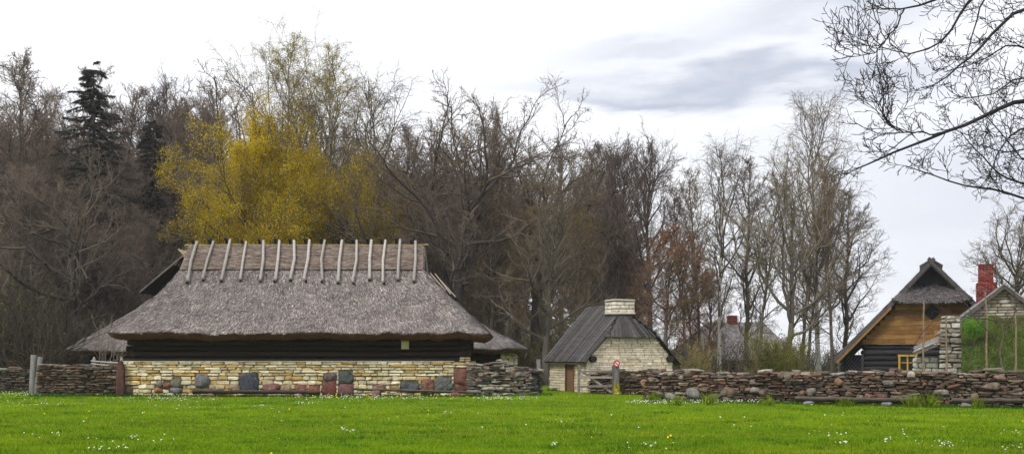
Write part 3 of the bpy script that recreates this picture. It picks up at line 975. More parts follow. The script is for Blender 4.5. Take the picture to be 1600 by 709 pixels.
tag(dw, 'dark diamond window high in the gable')
g = Geo()
g.box((cx_, -.02, cz_), (hw, .012, hw), (.006, .006, .008), rot=rot)
g.build('pane', M_GLASS, dw)
# main slopes: thick thatch slabs, the left one swept out at the eave
g = Geo()
def slab(sgn, y0, y1, x_top, x_bot, thick, col, nxs=24, nys=30):
    V = []
    for side in (0, 1):
        for i in range(nxs):
            for j in range(nys):
                x = x_top + (x_bot - x_top) * i / (nxs - 1)
                y = y0 + (y1 - y0) * j / (nys - 1)
                z = tz(x) + .10 * (x / HWD) ** 4 + (thick if side == 0 else 0) + rng.normal(0, .012)
                V.append((sgn * x - (sgn * .0), y, z))
    n_ = nxs * nys
    i, j = np.meshgrid(np.arange(nxs - 1), np.arange(nys - 1), indexing='ij')
    a = (i * nys + j).ravel()
    top = np.stack([a, a + 1, a + nys + 1, a + nys], 1)
    Q = [top, top[:, ::-1] + n_]
    e = np.arange(nxs - 1) * nys
    Q.append(np.stack([e, e + nys, e + nys + n_, e + n_], 1))
    e = e + nys - 1
    Q.append(np.stack([e, e + n_, e + nys + n_, e + nys], 1))
    f = (nxs - 1) * nys + np.arange(nys - 1)
    Q.append(np.stack([f, f + 1, f + 1 + n_, f + n_], 1))
    f = np.arange(nys - 1)
    Q.append(np.stack([f, f + n_, f + 1 + n_, f + 1], 1))
    cc = np.tile(np.array(col), (2 * n_, 1)) * rng.lognormal(0, .15, (2 * n_, 1))
    g.add(V, np.concatenate(Q), None, cc)
    m = 9000
    x = rng.uniform(x_top, x_bot, m); y = rng.uniform(y0, y1, m)
    z = np.array([tz(a) for a in x]) + .10 * (x / HWD) ** 4 + thick + .012
    ln = rng.uniform(.05, .13, m); wd = rng.uniform(.012, .03, m)
    V = np.stack([np.stack([sgn * (x - ln), y - wd, z + ln * ts_], 1), np.stack([sgn * (x - ln), y + wd, z + ln * ts_], 1), np.stack([sgn * (x + ln), y + wd, z - ln * ts_ + .03], 1), np.stack([sgn * (x + ln), y - wd, z - ln * ts_ + .03], 1)], 1)
    g.add(V.reshape(-1, 3), np.arange(m * 4).reshape(-1, 4), None, np.repeat(pick([(.10, .09, .092), (.075, .067, .07), (.14, .13, .132)], m, .2), 4, 0))
slab(-1, -.5, 8.5, 0.0, HWD + .25, .30, (.088, .078, .08))
slab(1, -.5, 8.5, 0.0, HWD - .3, .30, (.088, .078, .08))
roof_t = g.build('thatched_roof', [M_THATCH, M_EAVE], loghouse)
# the half hip: a swelling skirt of thatch under the gablet
g = Geo()
na, nb = 33, 15
V, cc = [], []
for i in range(nb):
    v = i / (nb - 1)
    z = 4.90 + (4.08 - 4.90) * v
    hwid = (ZR - z) / ts_ + .02 + .18 * v
    yv = .28 - .78 * math.sin(v * math.pi / 2) ** .8 - .25 * v
    for j in range(na):
        u = -1 + 2 * j / (na - 1)
        edge = 1 - abs(u) ** 6
        V.append((u * hwid, yv * (.45 + .55 * edge) - .25 * (1 - edge), z + .16 * (u ** 4) * v * 1.2 - .05 * v + rng.normal(0, .012)))
        cc.append(np.array((.10, .09, .093)) * rng.lognormal(0, .2))
top = len(V)
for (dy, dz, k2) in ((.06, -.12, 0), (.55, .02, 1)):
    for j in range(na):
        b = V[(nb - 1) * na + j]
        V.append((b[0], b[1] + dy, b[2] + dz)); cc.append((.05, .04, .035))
ii = (np.arange(nb + 1)[:, None] * na + np.arange(na - 1)[None]).ravel()
Q = np.stack([ii, ii + na, ii + na + 1, ii + 1], 1)
g.add(V, Q, None, cc)
VV = np.array(V)
m = 6000
fi = rng.integers(0, nb - 1, m); fj = rng.integers(0, na - 1, m)
u, v = rng.random((m, 1)), rng.random((m, 1))
P00, P01, P10 = VV[fi * na + fj], VV[fi * na + fj + 1], VV[(fi + 1) * na + fj]
pp = P00 + (P01 - P00) * u + (P10 - P00) * v
dn, sd = nrm(P10 - P00), nrm(P01 - P00)
nn = nrm(np.cross(dn, sd))
nn *= np.sign(-nn[:, 1:2] + 1e-9)
ln, wd = rng.uniform(.04, .1, (m, 1)), rng.uniform(.012, .026, (m, 1))
a_, b_ = pp - dn * ln + nn * .005, pp + dn * ln + nn * .03
g.add(np.stack([a_ - sd * wd, a_ + sd * wd, b_ + sd * wd, b_ - sd * wd], 1).reshape(-1, 3), np.arange(m * 4).reshape(-1, 4), None, np.repeat(pick([(.125, .11, .112), (.09, .08, .082), (.17, .155, .158), (.065, .057, .058)], m, .2), 4, 0))
g.build('half_hip', M_THATCH, roof_t)
g = Geo()
g.add([(-1.1, .25, 4.62), (1.1, .25, 4.62), (0, .25, ZR - .02)], None, [(0, 1, 2)], (.032, .032, .036))
for k in range(9):
    x = -.88 + k * .22
    g.box((x, .22, 4.62 + (tz(x) - 4.62) / 2), (.1, .02, max((tz(x) - 4.62) / 2, .02)), np.array((.035, .036, .042)) * rng.uniform(.7, 1.3))
g.build('gablet_boards', M_LOGV, roof_t)
for sgn in (-1, 1):
    g = Geo()
    g.beam((sgn * 1.05, -.54, tz(1.05) + .16), (-sgn * .14, -.54 - .03 * sgn, ZR + .34), .05, .14, (.075, .07, .07), up=(0, 1, 0))
    tag(g.build('bargeboard', M_LOGV, roof_t), 'grey board crossing at the gable peak')
g = Geo()
g.beam((-HWD - .15, -.52, tz(HWD + .15) + .02), (-1.75, -.52, tz(1.75) - .02),   .05, .10, (.25, .135, .05), up=(0, 1, 0))
tag(g.build('bargeboard', M_LOGV, roof_t), 'orange brown board under the left rake')
for k in range(9):
    y = -.2 + k * .95
    g = Geo()
    tube(g, [(-.5, y, ZR + .02), (.12, y + .05, ZR + .46 + rng.uniform(-.06, .04))], .05, 6, (.11, .10, .10))
    tube(g, [(.5, y + .12, ZR + .02), (-.12, y + .1, ZR + .46 + rng.uniform(-.06, .04))], .05, 6, (.08, .07, .07))
    g.build('ridge_pole', M_LOGV, roof_t, True)
# lattice closing the outshot under the left eave
g = Geo()
xa, xb_ = -HWD + .05, -3.05
for k in range(-6, 9):
    for sgn in (-1, 1):
        x_ = xa + k * .16
        zz0, zz1 = .3, 1.55
        p = [(x_, zz0), (x_ + sgn * (zz1 - zz0) * .8, zz1)]
        q = []
        for s in np.linspace(0, 1, 60):
            xx2 = p[0][0] + (p[1][0] - p[0][0]) * s
            if xa <= xx2 <= xb_: q.append((xx2, p[0][1] + (p[1][1] - p[0][1]) * s))
        if len(q) > 4:
            g.beam((q[0][0], .05 + .02 * sgn, q[0][1]), (q[-1][0], .05 + .02 * sgn, q[-1][1]), .018, .035, (.05, .052, .07), up=(0, 1, 0))
for x_ in (xa, xb_):
    g.box((x_, .05, .82), (.05, .06, .82), (.05, .05, .06))
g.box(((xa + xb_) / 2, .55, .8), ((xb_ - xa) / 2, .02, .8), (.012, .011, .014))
g.build('lattice', M_LOGV, loghouse)


# ------------------------------------------------------------------ stone house at the right edge, brick chimney
qx, qy = gx(1568, 40), 40.0
QA = math.atan2(-.35, .937)
sthouse = thing('stone_house', 'stone gable house at the right edge with grey board roof and tall red chimney', 'house', (qx, qy, 0), QA)
QR, QE, QW, QL = 4.27, 2.55, 2.05, 6.2
qs = (QR - QE) / QW
g = Geo()
cc = courses(lambda z: (-min(QW - .15, (QR - z) / qs - .06), min(QW - .15, (QR - z) / qs - .06)), 0, QR - .1, (.08, .16), (.3, .8), gap=.01)
facade(g, cc, -.02, .1, [(.40, .36, .29), (.47, .43, .35), (.33, .29, .23), (.52, .48, .40), (.36, .30, .21)], p=9, rough=.03, n=3, var=.1, prot=.012)
g.prism([(-QW + .2, 0), (QW - .2, 0), (QW - .2, QE), (0, QR - .08), (-QW + .2, QE)], .06, QL - .1, (.28, .25, .2))
g.build('stone_wall', M_LIME, sthouse, True)
g = Geo()
for sgn in (-1, 1):
    y = -.3
    while y < QL:
        wdt = rng.uniform(.14, .22)
        a = np.array((sgn * (QW + .22 + rng.uniform(0, .05)), y + wdt / 2, QE - .22 * qs + .07 + rng.uniform(0, .03)))
        b = np.array((0, y + wdt / 2, QR + .07 + rng.uniform(0, .02)))
        g.beam(a, b, wdt * .97, .035, pick([(.26, .25, .26), (.32, .31, .32), (.2, .19, .2)], 1, .15)[0])
        y += wdt
    g.beam((sgn * (QW + .2), -.32, QE - .2 * qs - .03), (0, -.32, QR - .03), .05, .13, (.10, .085, .075), up=(0, 1, 0))
roof_q = g.build('board_roof', M_BOARD, sthouse)


def brickwork(g, cx, cy, hx_, hy_, z0, z1, pal):
    z = z0
    row = 0
    while z < z1 - .02:
        for (ax_, s, half, other) in ((0, -1, hx_, hy_), (0, 1, hx_, hy_), (1, -1, hy_, hx_), (1, 1, hy_, hx_)):
            p = -half - (.11 if row % 2 else 0)
            while p < half - .01:
                a, b = max(p, -half), min(p + .24, half)
                if b - a > .02:
                    mid = (a + b) / 2
                    c = (cx + mid, cy + s * (other - .04), z + .036) if ax_ == 0 else (cx + s * (other - .04), cy + mid, z + .036)
                    h = ((b - a) / 2 - .005, .04, .0325) if ax_ == 0 else (.038, (b - a) / 2 - .005, .0325)
                    stones(g, [c], [h], pick(pal, 1, .15), p=14, rough=.01, n=2, yaw=0, roll=0)
                p += .24
        z += .077
        row += 1


g = Geo()
cpx, cpy = -.36, 3.6
PALR = [(.23, .042, .036), (.19, .034, .03), (.28, .06, .05), (.14, .03, .028), (.2, .06, .05)]
brickwork(g, cpx, cpy, .36, .33, 3.5, 4.60, PALR)
brickwork(g, cpx, cpy, .285, .27, 4.60, 5.41, PALR)
g.box((cpx, cpy, 4.05), (.33, .30, .54), (.30, .22, .19)); g.box((cpx, cpy, 4.98), (.255, .24, .40), (.30, .22, .19))
g.build('chimney', M_BRICK, roof_q, True)


# ------------------------------------------------------------------ cellar: rough whitewashed wall end, lean-to roof, turf bank
vx, vy = gx(1465, 38.5), 38.5
cellar = thing('stone_cellar', 'rough white stone cellar front with a little slanting plank roof', 'cellar', (vx, vy, 0), R(-25))
g = Geo()
cc = courses(lambda z: (-.02 + .04 * z, .98 - .07 * z), 0, 3.06, (.11, .26), (.28, .6), gap=.016, jit=.25)
facade(g, cc, -.03, .22, [(.36, .335, .29), (.44, .415, .37), (.22, .195, .165), (.27, .24, .195), (.48, .455, .41)], p=8, rough=.07, n=4, var=.14, prot=.035)
g.box((.46, .35, 1.45), (.36, .2, 1.45), (.22, .2, .17))
for fx in (0.02,):
    cs = courses(lambda z: (0, 2.4), 0, 2.9, (.11, .26), (.28, .6), gap=.016, jit=.25)
    m = len(cs)
    stones(g, np.stack([np.full(m, .45), cs[:, 0] + .5, cs[:, 1]], 1), np.stack([np.full(m, .16), cs[:, 2], cs[:, 3]], 1), pick([(.44, .42, .38), (.52, .50, .46), (.34, .31, .27)], m, .14), p=6, rough=.06, n=3)
g.build('stone_wall', M_STONE, cellar)
g = Geo()
cc = courses(lambda z: (-.92, -.0), 0, 1.55, (.12, .24), (.25, .5), gap=.012)
facade(g, cc, .55, .14, [(.5, .48, .44), (.58, .56, .51), (.42, .39, .34)], p=7, rough=.05, n=3, var=.1)
g.box((-.46, .9, .75), (.4, .2, .75), (.3, .28, .24))
g.build('side_wall', M_STONE, cellar)
g = Geo()
for k in range(5):
    y = -.05 + k * .17
    g.beam((-.86 + rng.uniform(-.04, .04), y, 1.70 + .3 * y + rng.uniform(-.01, .01)), (.02, y, 2.10 + .3 * y), .18, .035, pick([(.26, .25, .25), (.34, .33, .33), (.2, .19, .19)], 1, .15)[0])
g.beam((-.82, -.16, 1.61), (0, -.16, 1.97), .04, .09, (.16, .13, .11), up=(0, 1, 0))
g.build('lean_to_roof', M_BOARD, cellar)

# turf bank beside the cellar
nxk, nyk = 46, 24
bx0, bx1 = gx(1503, 38.3), 27.0
V = []
for j in range(nyk):
    for i in range(nxk):
        u, v = i / (nxk - 1), j / (nyk - 1)
        y = 35.2 - 3.0 * u + 4.0 * v
        x = gx(1502, 35.2 + 4.0 * v) + 10.2 * u
        z = .35 + .12 * math.sin(x * 6.1 + y * 5) * math.sin(y * 4.3) + 2.45 * math.sin(min(v * 1.25, 1) * math.pi / 2) ** 1.1 - (.0 if u > .03 else .25) + .10 * math.sin(x * 2.1 + y) + .08 * math.sin(x * 4.3 - y * 3.1)
        if v == 0: z = -.1
        V.append((x, y, z))
V = np.array(V)
ii = (np.arange(nyk - 1)[:, None] * nxk + np.arange(nxk - 1)[None]).ravel()
g = Geo()
g.add(V, np.stack([ii, ii + 1, ii + nxk + 1, ii + nxk], 1), None, (.058, .085, .018))
tag(g.build('grass_bank', mat('bank_turf', .95, 2.2, .45, .6, .05, 14, .4, blotch=((.11, .085, .045), 1.1, .56)), None, True), kind='structure')
g = Geo()
m = 42000
fi, fj = rng.integers(0, nxk - 1, m), rng.integers(0, nyk - 1, m)
u, v = rng.random((m, 1)), rng.random((m, 1))
b = fj * nxk + fi
p = V[b] * (1 - u) * (1 - v) + V[b + 1] * u * (1 - v) + V[b + nxk] * (1 - u) * v + V[b + nxk + 1] * u * v
pn = (np.sin(p[:, 0] * 2.3 + p[:, 1]) + np.sin(p[:, 0] * 4.1 - p[:, 2] * 3)) / 2 + rng.normal(0, .3, m)
k = np.clip(pn * .5 + .5, 0, 1)[:, None]
colr = np.array((.050, .095, .013)) * (1 - k) + np.array((.13, .18, .03)) * k
br = rng.random(m) < .12 + .45 * (np.sin(p[:, 0] * 1.7 + 2) * np.sin(p[:, 2] * 3.1 + p[:, 0]) > .45)
colr[br] = (.16, .125, .06)
blades(g, p[:, 0], p[:, 1], p[:, 2], rng.uniform(.05, .16, m) * (1 + .5 * pn.clip(-1, 1)), rng.uniform(.02, .035, m), colr * rng.lognormal(0, .25, (m, 1)))
tag(g.build('bank_grass', M_GRASS), 'rough green grass growing over the cellar bank', 'grass', kind='stuff')


# ------------------------------------------------------------------ far thatched cottage behind the wall
fx_, fy_ = gx(1064, 76), 76.0
cot = thing('thatched_cottage', 'far grey thatched cottage with red chimney seen between the bare trees', 'house', (fx_, fy_, 0))
CL = gx(1262, 76) - fx_
thatch_roof(cot, -.7, CL, -1.0, 7.5, 1.25, 2.6, CL - 2.6, gx(0, 1) * 0 + EYE + (HZ - 503) / F * 79, [(0, 0), (.5, .5), (1, 1)], [(0, 0), (.5, .5), (1, 1)], nx=40, ny=26, lv=14, reeds=22000, thick=.3, over=.8, pal=[(.27, .25, .25), (.2, .18, .18), (.34, .32, .32)], eave_col=(.05, .04, .035))
g = Geo()
log_wall(g, .2, CL - .8, .1, 0, 1.15, .24, PAL_DARKLOG)
g.box((CL / 2, 3.4, .55), (CL / 2 - .9, 3.2, .55), (.02, .017, .015))
g.build('log_wall', M_LOG, cot, True)
g = Geo()
a, b = gx(1160, 76) - fx_, gx(1176, 76) - fx_
g.box(((a + b) / 2, -.08, .6), ((b - a) / 2, .06, .45), (.45, .55, .55))
tag(g.build('shutter', M_PAINT, cot), 'pale blue green shutter under the eave')
g = Geo()
brickwork(g, gx(1145, 79) - fx_, 3.25, .36, .32, 3.4, 4.65, [(.24, .06, .046), (.2, .05, .04), (.28, .08, .06)])
g.box((gx(1145, 79) - fx_, 3.25, 4.0), (.32, .28, .64), (.3, .12, .09))
g.build('chimney', M_BRICK, cot, True)


# ------------------------------------------------------------------ dry stone field walls
def dry_wall(name, label, p0, p1, h0, h1, thick=.65, rh=(.05, .13), rl=(.16, .62), pal=PAL_DRY, boulders=(), cap=True, endslope=None, var=.22, group=None, round_every=0.0, capdark=.8):
    p0, p1 = np.array(p0, float), np.array(p1, float)
    Lw = np.linalg.norm(p1 - p0)
    ang = math.atan2(*(p1 - p0)[::-1])
    top = lambda s: h0 + (h1 - h0) * s / Lw + .035 * math.sin(s * 1.9 + p0[0]) + .03 * math.sin(s * 4.7) + (0 if endslope is None else endslope(s / Lw))
    C, H, K = [], [], []
    z = 0.0
    while z < max(h0, h1) + .5:
        hrow = rng.uniform(*rh)
        s = -rng.uniform(0, .2)
        while s < Lw:
            l = rng.uniform(*rl) * (1.25 if rng.random() < .12 else 1)
            a, b = max(s, 0), min(s + l, Lw)
            s += l
            mid = (a + b) / 2
            if b - a < .08 or z + hrow * .5 > top(mid): continue
            zz = z + .025 * math.sin(mid * .9 + 1) * min(z * 2, 1) + .012 * math.sin(mid * 3.1 + z * 5)
            def put(c_, h_):
                C.append(c_); H.append(h_)
            nsp = 2 if hrow > .085 and rng.random() < .25 else 1
            for q in range(nsp):
                hh = hrow / nsp * rng.uniform(.82, 1.02)
                put((mid, rng.normal(0, .03), zz + hrow / nsp * (q + .5)), ((b - a) / 2 - .006, thick / 2 * rng.uniform(.93, 1.05), hh / 2 - .002))
        z += hrow
    n1 = len(C)
    col = pick(pal, n1, var)
    g = Geo()
    stones(g, C, H, col, p=10, rough=.09, n=4, yaw=.07, roll=.035)
    if cap:                                            # looser, lumpier stones along the top
        s = 0
        cc, hh = [], []
        while s < Lw:
            l = rng.uniform(.15, .6)
            t_ = top(s + l / 2)
            if rng.random() < .85:
                h_ = rng.uniform(.025, .065)
                cc.append((s + l / 2, rng.uniform(-.12, .06), t_ + h_ * .6)); hh.append((l / 2, rng.uniform(.15, .3), h_))
            s += l * rng.uniform(.8, 1.3)
        if cc: stones(g, cc, hh, pick([(.18, .145, .12), (.26, .23, .2), (.34, .31, .27), (.2, .13, .1), (.15, .12, .1)], len(cc), .2) * capdark, p=5, rough=.12, n=4, yaw=.2, roll=.07)
    if round_every:
        m = int(Lw * round_every)
        ss = rng.uniform(.2, Lw - .2, m)
        zz = np.array([rng.uniform(.12, .95) * top(s) for s in ss])
        r = rng.uniform(.05, .10, m)
        stones(g, np.stack([ss, np.full(m, -thick / 2 + .03), zz], 1), np.stack([r * rng.uniform(1, 1.5, m), np.full(m, .12), r], 1), pick([(.20, .16, .13), (.24, .215, .195), (.16, .115, .1), (.26, .19, .145)], m, .2), p=3, rough=.14, n=4)
    for i in range(int(Lw / .6) + 1):                  # inner boxes, coloured dark to put shade into the gaps between stones
        s = min(i * .6 + .3, Lw - .05)
        t_ = max(top(s) - .08, .04)
        e0_, e1_ = max(s - .31, .08), min(s + .31, Lw - .08)
        g.box(((e0_ + e1_) / 2, .02, t_ / 2), (max((e1_ - e0_) / 2, .01), thick / 2 - .09, t_ / 2), (.03, .025, .021))
    o = g.build(name, M_STONE)
    o.location = (p0[0], p0[1], 0)
    o.rotation_euler = (0, 0, ang)
    tag(o, label, 'wall', group)
    d, nv = (p1 - p0) / Lw, np.array((-(p1 - p0)[1], (p1 - p0)[0])) / Lw
    for (x0, x1, y0, y1, c) in boulders:
        # where the pixel ray meets the wall face
        u = ((x0 + x1) / 2 - 800) / F
        A = np.array([[u, -d[0]], [1, -d[1]]])
        f0 = p0 - nv * (thick / 2)
        D, s = np.linalg.solve(A, f0)
        zc, hw_, hh_ = EYE + (HZ - (y0 + y1) / 2) / F * D, (x1 - x0) / 2 / F * D, (y1 - y0) / 2 / F * D
        q = Geo()
        stones(q, [(s, -thick / 2 + .05, zc)], [(hw_ * 1.05, max(.16, hw_ * .8), hh_ * 1.05)], [c], p=2.5, rough=.10, n=6, yaw=.2, roll=.15)
        q.build('boulder', M_BOULDER, o, True)
    return o


RB = [(1130, 1148, 605, 617, (.30, .20, .15)), (1106, 1119, 615, 625, (.27, .19, .15)), (1072, 1093, 606, 621, (.36, .34, .31)), (1040, 1056, 614, 624, (.42, .41, .39)), (1123, 1138, 608, 620, (.24, .21, .17)),
      (1136, 1147, 612, 621, (.22, .19, .16)), (1172, 1187, 604, 613, (.38, .35, .31)), (1184, 1199, 608, 618, (.34, .24, .19)), (1164, 1173, 605, 612, (.36, .24, .2)), (1304, 1317, 590, 602, (.42, .25, .16)),
      (1353, 1365, 615, 623, (.40, .22, .17)), (1461, 1481, 608, 617, (.40, .35, .3)), (1536, 1562, 598, 609, (.32, .25, .19)), (1517, 1529, 613, 624, (.40, .26, .15)), (1224, 1236, 581, 593, (.32, .26, .21)),
      (1260, 1274, 606, 618, (.30, .27, .23)), (1249, 1258, 610, 620, (.36, .21, .16)), (1553, 1572, 586, 594, (.42, .28, .23)), (1069, 1080, 580, 590, (.27, .20, .15)), (1380, 1397, 594, 603, (.30, .28, .25)),
      (1366, 1386, 613, 623, (.22, .12, .10)), (1240, 1248, 582, 590, (.34, .19, .12)), (1214, 1228, 580, 592, (.25, .17, .14)), (1480, 1500, 600, 606, (.30, .15, .11))]
dry_wall('dry_stone_wall', 'long brown dry stone wall across the right half, studded with round boulders', (4.72, 36.3), (18.5, 30.0), .93, 1.09, thick=.75, rh=(.07, .145), rl=(.13, .46), boulders=[(*b[:4], tuple(.55 * c for c in b[4])) for b in RB], round_every=1.2)
dry_wall('dry_stone_wall', 'low dark stone wall running behind the farm gate', (3.3, 42.55), (7.2, 39.6), .88, .98, thick=.6, rh=(.05, .11), boulders=[(1001, 1013, 592, 606, (.30, .17, .11))])
PAL_L = [(.11, .078, .052), (.145, .105, .072), (.075, .055, .043), (.19, .14, .098), (.13, .082, .048), (.09, .073, .048), (.10, .09, .062)]
dry_wall('dry_stone_wall', 'dry wall of thin brown slabs between the grey posts and the red slab', (-18.55, 40.2), (-15.35, 40.25), 1.12, 1.16, rh=(.055, .13), rl=(.16, .5), pal=PAL_L, capdark=.5)
dry_wall('dry_stone_wall', 'lower mossy stone wall running off past the left edge', (-27, 43.6), (-20.35, 44.2), .95, .93, rh=(.045, .09), rl=(.12, .4), pal=[(.12, .105, .08), (.09, .08, .06), (.15, .13, .10), (.105, .08, .06), (.08, .07, .05)], capdark=.55)
PAL_R = [(.28, .25, .20), (.22, .19, .16), (.36, .33, .27), (.17, .15, .12), (.30, .24, .18), (.14, .12, .105)]
dry_wall('dry_stone_wall', 'crumbling heap of grey stones at the right end of the barn', (-1.72, 39.75), (.62, 40.6), 1.42, .92, thick=.9, rh=(.07, .15), rl=(.2, .6), pal=PAL_R, endslope=lambda t: -.16 * math.sin(t * 9) - .25 * max(t - .8, 0), round_every=5)
dry_wall('dry_stone_wall', 'low darker stone stub behind the heap, ending at the lone post', (.25, 41.6), (1.02, 42.6), 1.0, .92, thick=.7, rh=(.05, .1), pal=[(.13, .115, .10), (.17, .15, .13), (.1, .09, .08)])

# ------------------------------------------------------------------ posts, rails, gate and sign
def post(name, label, px, D, y_top, wpx, lean, col, group=None):
    x = gx(px, D)
    h = EYE + (HZ - y_top) / F * D
    r = wpx / 2 / F * D
    g = Geo()
    zz = np.linspace(-.1, h, 6)
    pts = np.stack([lean * zz / h + rng.normal(0, .006, 6), rng.normal(0, .006, 6), zz], 1)
    tube(g, pts, r * np.array((1.08, 1.05, 1, .98, .96, .93)), 9, np.array(col) * np.array([.7, .85, 1, 1, 1.05, 1.1])[:, None])
    o = g.build(name, M_LOGV, None, True)
    o.location = (x, D, 0)
    return tag(o, label, 'post', group)


post('fence_post', 'tall weathered grey post standing in the gap of the left walls', 51, 40.6, 554, 9.5, .05, (.235, .225, .22))
post('fence_post', 'thinner grey post leaning right against its taller neighbour', 57.5, 40.5, 557, 8, .14, (.21, .205, .20))
post('fence_post', 'lone grey post past the end of the stone heap', 841.5, 42.8, 561, 7, .0, (.21, .205, .20))
rf = thing('rail_fence', 'pale low rail fence with two pointed posts behind the slab wall', 'fence', (gx(147, 46), 46.0, 0))
w_ = gx(190, 46) - gx(147, 46)
for x_, zt in ((0, 1.52), (w_, 1.5), (w_ * .6, 1.33)):
    g = Geo()
    tube(g, [(x_, 0, 0), (x_, 0, zt - .12), (x_, 0, zt)], (.085, .08, .03), 8, (.30, .28, .27))
    g.build('post', M_LOGV, rf)
for z_ in (1.27, 1.14):
    g = Geo()
    tube(g, [(-.1, -.1, z_ + .06), (w_ * .5, -.1, z_), (w_ + .1, -.1, z_ - .03)], .035, 6, (.42, .38, .36))
    g.build('rail', M_LOGV, rf)

# farm gate, standing half open
gate = thing('farm_gate', 'low weathered plank gate with one diagonal brace, hung beside the sign post', 'gate', (gx(959, 41.0), 41.0, 0), R(187))
gwid = 1.42
WC = [(.20, .18, .165), (.24, .215, .2), (.16, .14, .13)]
def part(name, parent, f, m=M_LOGV):
    g = Geo(); f(g); return g.build(name, m, parent)
part('stile', gate, lambda g: g.box((0.02, 0, .60), (.045, .04, .58), WC[2]))
part('stile', gate, lambda g: g.box((gwid, 0, .60), (.045, .04, .60), WC[0]))
for z_ in (.96, .70, .36):
    part('rail', gate, lambda g: g.beam((0.06, .045, z_), (gwid + .04, .045, z_ + rng.uniform(-.03, .03)), .03, .085, tuple(1.25 * c for c in WC[rng.integers(0, 3)]), up=(0, 1, 0)))
part('brace', gate, lambda g: g.beam((gwid - .05, -.05, 1.0), (.08, -.05, .10), .03, .085, (.30, .27, .255), up=(0, 1, 0)))
gp = tag(post('gate_post', 'thick dark gate post with yellow lichen at its foot', 963.5, 40.9, 568, 9, .0, (.15, .14, .14)), cat='gate post')
g = Geo()
nz_, na_ = 9, 14                                        # crust hugging the front of the post
V = []
for a_ in range(nz_):
    for b_ in range(na_):
        th = -2.7 + 2.3 * b_ / (na_ - 1)
        top_ = .42 + .12 * math.sin(b_ * 1.7) + .07 * math.sin(b_ * 3.9)
        V.append((math.cos(th) * (.128 + rng.uniform(0, .012)), math.sin(th) * (.128 + rng.uniform(0, .012)), .02 + top_ * a_ / (nz_ - 1)))
ii = (np.arange(nz_ - 1)[:, None] * na_ + np.arange(na_ - 1)[None]).ravel()
g.add(V, np.stack([ii, ii + 1, ii + na_ + 1, ii + na_], 1), None, np.array((.33, .27, .03)) * rng.uniform(.6, 1.2, (len(V), 1)))
g.build('lichen', M_STONE, gp)
sign = thing('round_sign', 'small round white no smoking sign with red ring on the gate post', 'sign', (gx(963.5, 40.75), 40.74, EYE + (HZ - 567.5) / F * 40.75))
def disc(g, r0, r1, y0, y1, col, n=32):
    a = np.arange(n) * 2 * math.pi / n
    c, s = np.cos(a), np.sin(a)
    V = np.concatenate([np.stack([r * c, np.full(n, y), r * s], 1) for r, y in ((r0, y0), (r1, y0), (r1, y1), (r0, y1))])
    i = np.arange(n); j = (i + 1) % n
    g.add(V, np.concatenate([np.stack([i + k * n, j + k * n, j + ((k + 1) % 4) * n, i + ((k + 1) % 4) * n], 1) for k in range(4)]), None, col)
part('disc', sign, lambda g: disc(g, .001, .12, -.005, .012, (.75, .73, .72)), M_PAINT)
part('red_ring', sign, lambda g: disc(g, .088, .13, -.016, .006, (.50, .02, .03)), M_PAINT)
part('red_bar', sign, lambda g: g.beam((-.07, -.010, .07), (.07, -.010, -.07), .012, .028, (.50, .02, .03), up=(0, 1, 0)), M_PAINT)
def cig(g):
    g.beam((-.06, -.008, -.012), (.035, -.008, -.012), .004, .022, (.02, .02, .02), up=(0, 1, 0))
    g.beam((.04, -.008, -.012), (.056, -.008, -.012), .004, .022, (.02, .02, .02), up=(0, 1, 0))
part('cigarette_mark', sign, cig, M_PAINT)


# ------------------------------------------------------------------ log benches along the walls
def bench(label, x0, x1, y0, y1, D0, D1, tk, col, sup):
    a, b = at(x0, y0, D0), at(x1, y1, D1)
    t = thing('log_bench', label, 'bench', ((a[0] + b[0]) / 2, (a[1] + b[1]) / 2, 0), math.atan2(b[1] - a[1], b[0] - a[0]))
    L_ = np.linalg.norm((b - a)[:2]) / 2
    g = Geo()
    n = 15
    s = np.linspace(-L_, L_, n)
    z = np.interp(s, (-L_, L_), (a[2], b[2])) + rng.normal(0, .006, n)
    # half log: flat above, rounded below
    prof = [(-1.5, .55), (1.5, .55), (1.45, -.1), (.9, -.7), (0, -.95), (-.9, -.7), (-1.45, -.1)]
    k = len(prof)
    V, cc = [], []
    for i in range(n):
        f = tk / 2 * (1 - .12 * s[i] / L_) * rng.uniform(.95, 1.05)
        for j, (u, v) in enumerate(prof):
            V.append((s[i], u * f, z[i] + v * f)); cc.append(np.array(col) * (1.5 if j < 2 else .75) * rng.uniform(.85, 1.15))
    Q = [(i * k + j, i * k + (j + 1) % k, (i + 1) * k + (j + 1) % k, (i + 1) * k + j) for i in range(n - 1) for j in range(k)]
    T = [(0, j + 1, j) for j in range(1, k - 1)] + [((n - 1) * k, (n - 1) * k + j, (n - 1) * k + j + 1) for j in range(1, k - 1)]
    g.add(V, Q, T, cc)
    g.build('seat', M_LOG, t)
    for (sp, c) in sup:
        sx_ = -L_ + 2 * L_ * (sp - x0) / (x1 - x0)
        zz = np.interp(sx_, (-L_, L_), (a[2], b[2])) - tk * .42
        q = Geo()
        stones(q, [(sx_, 0, zz / 2)], [(.17, .17, zz / 2 + .03)], [c], p=2.8, rough=.09, n=6)
        q.build('support_stone', M_BOULDER, t, True)
    return t


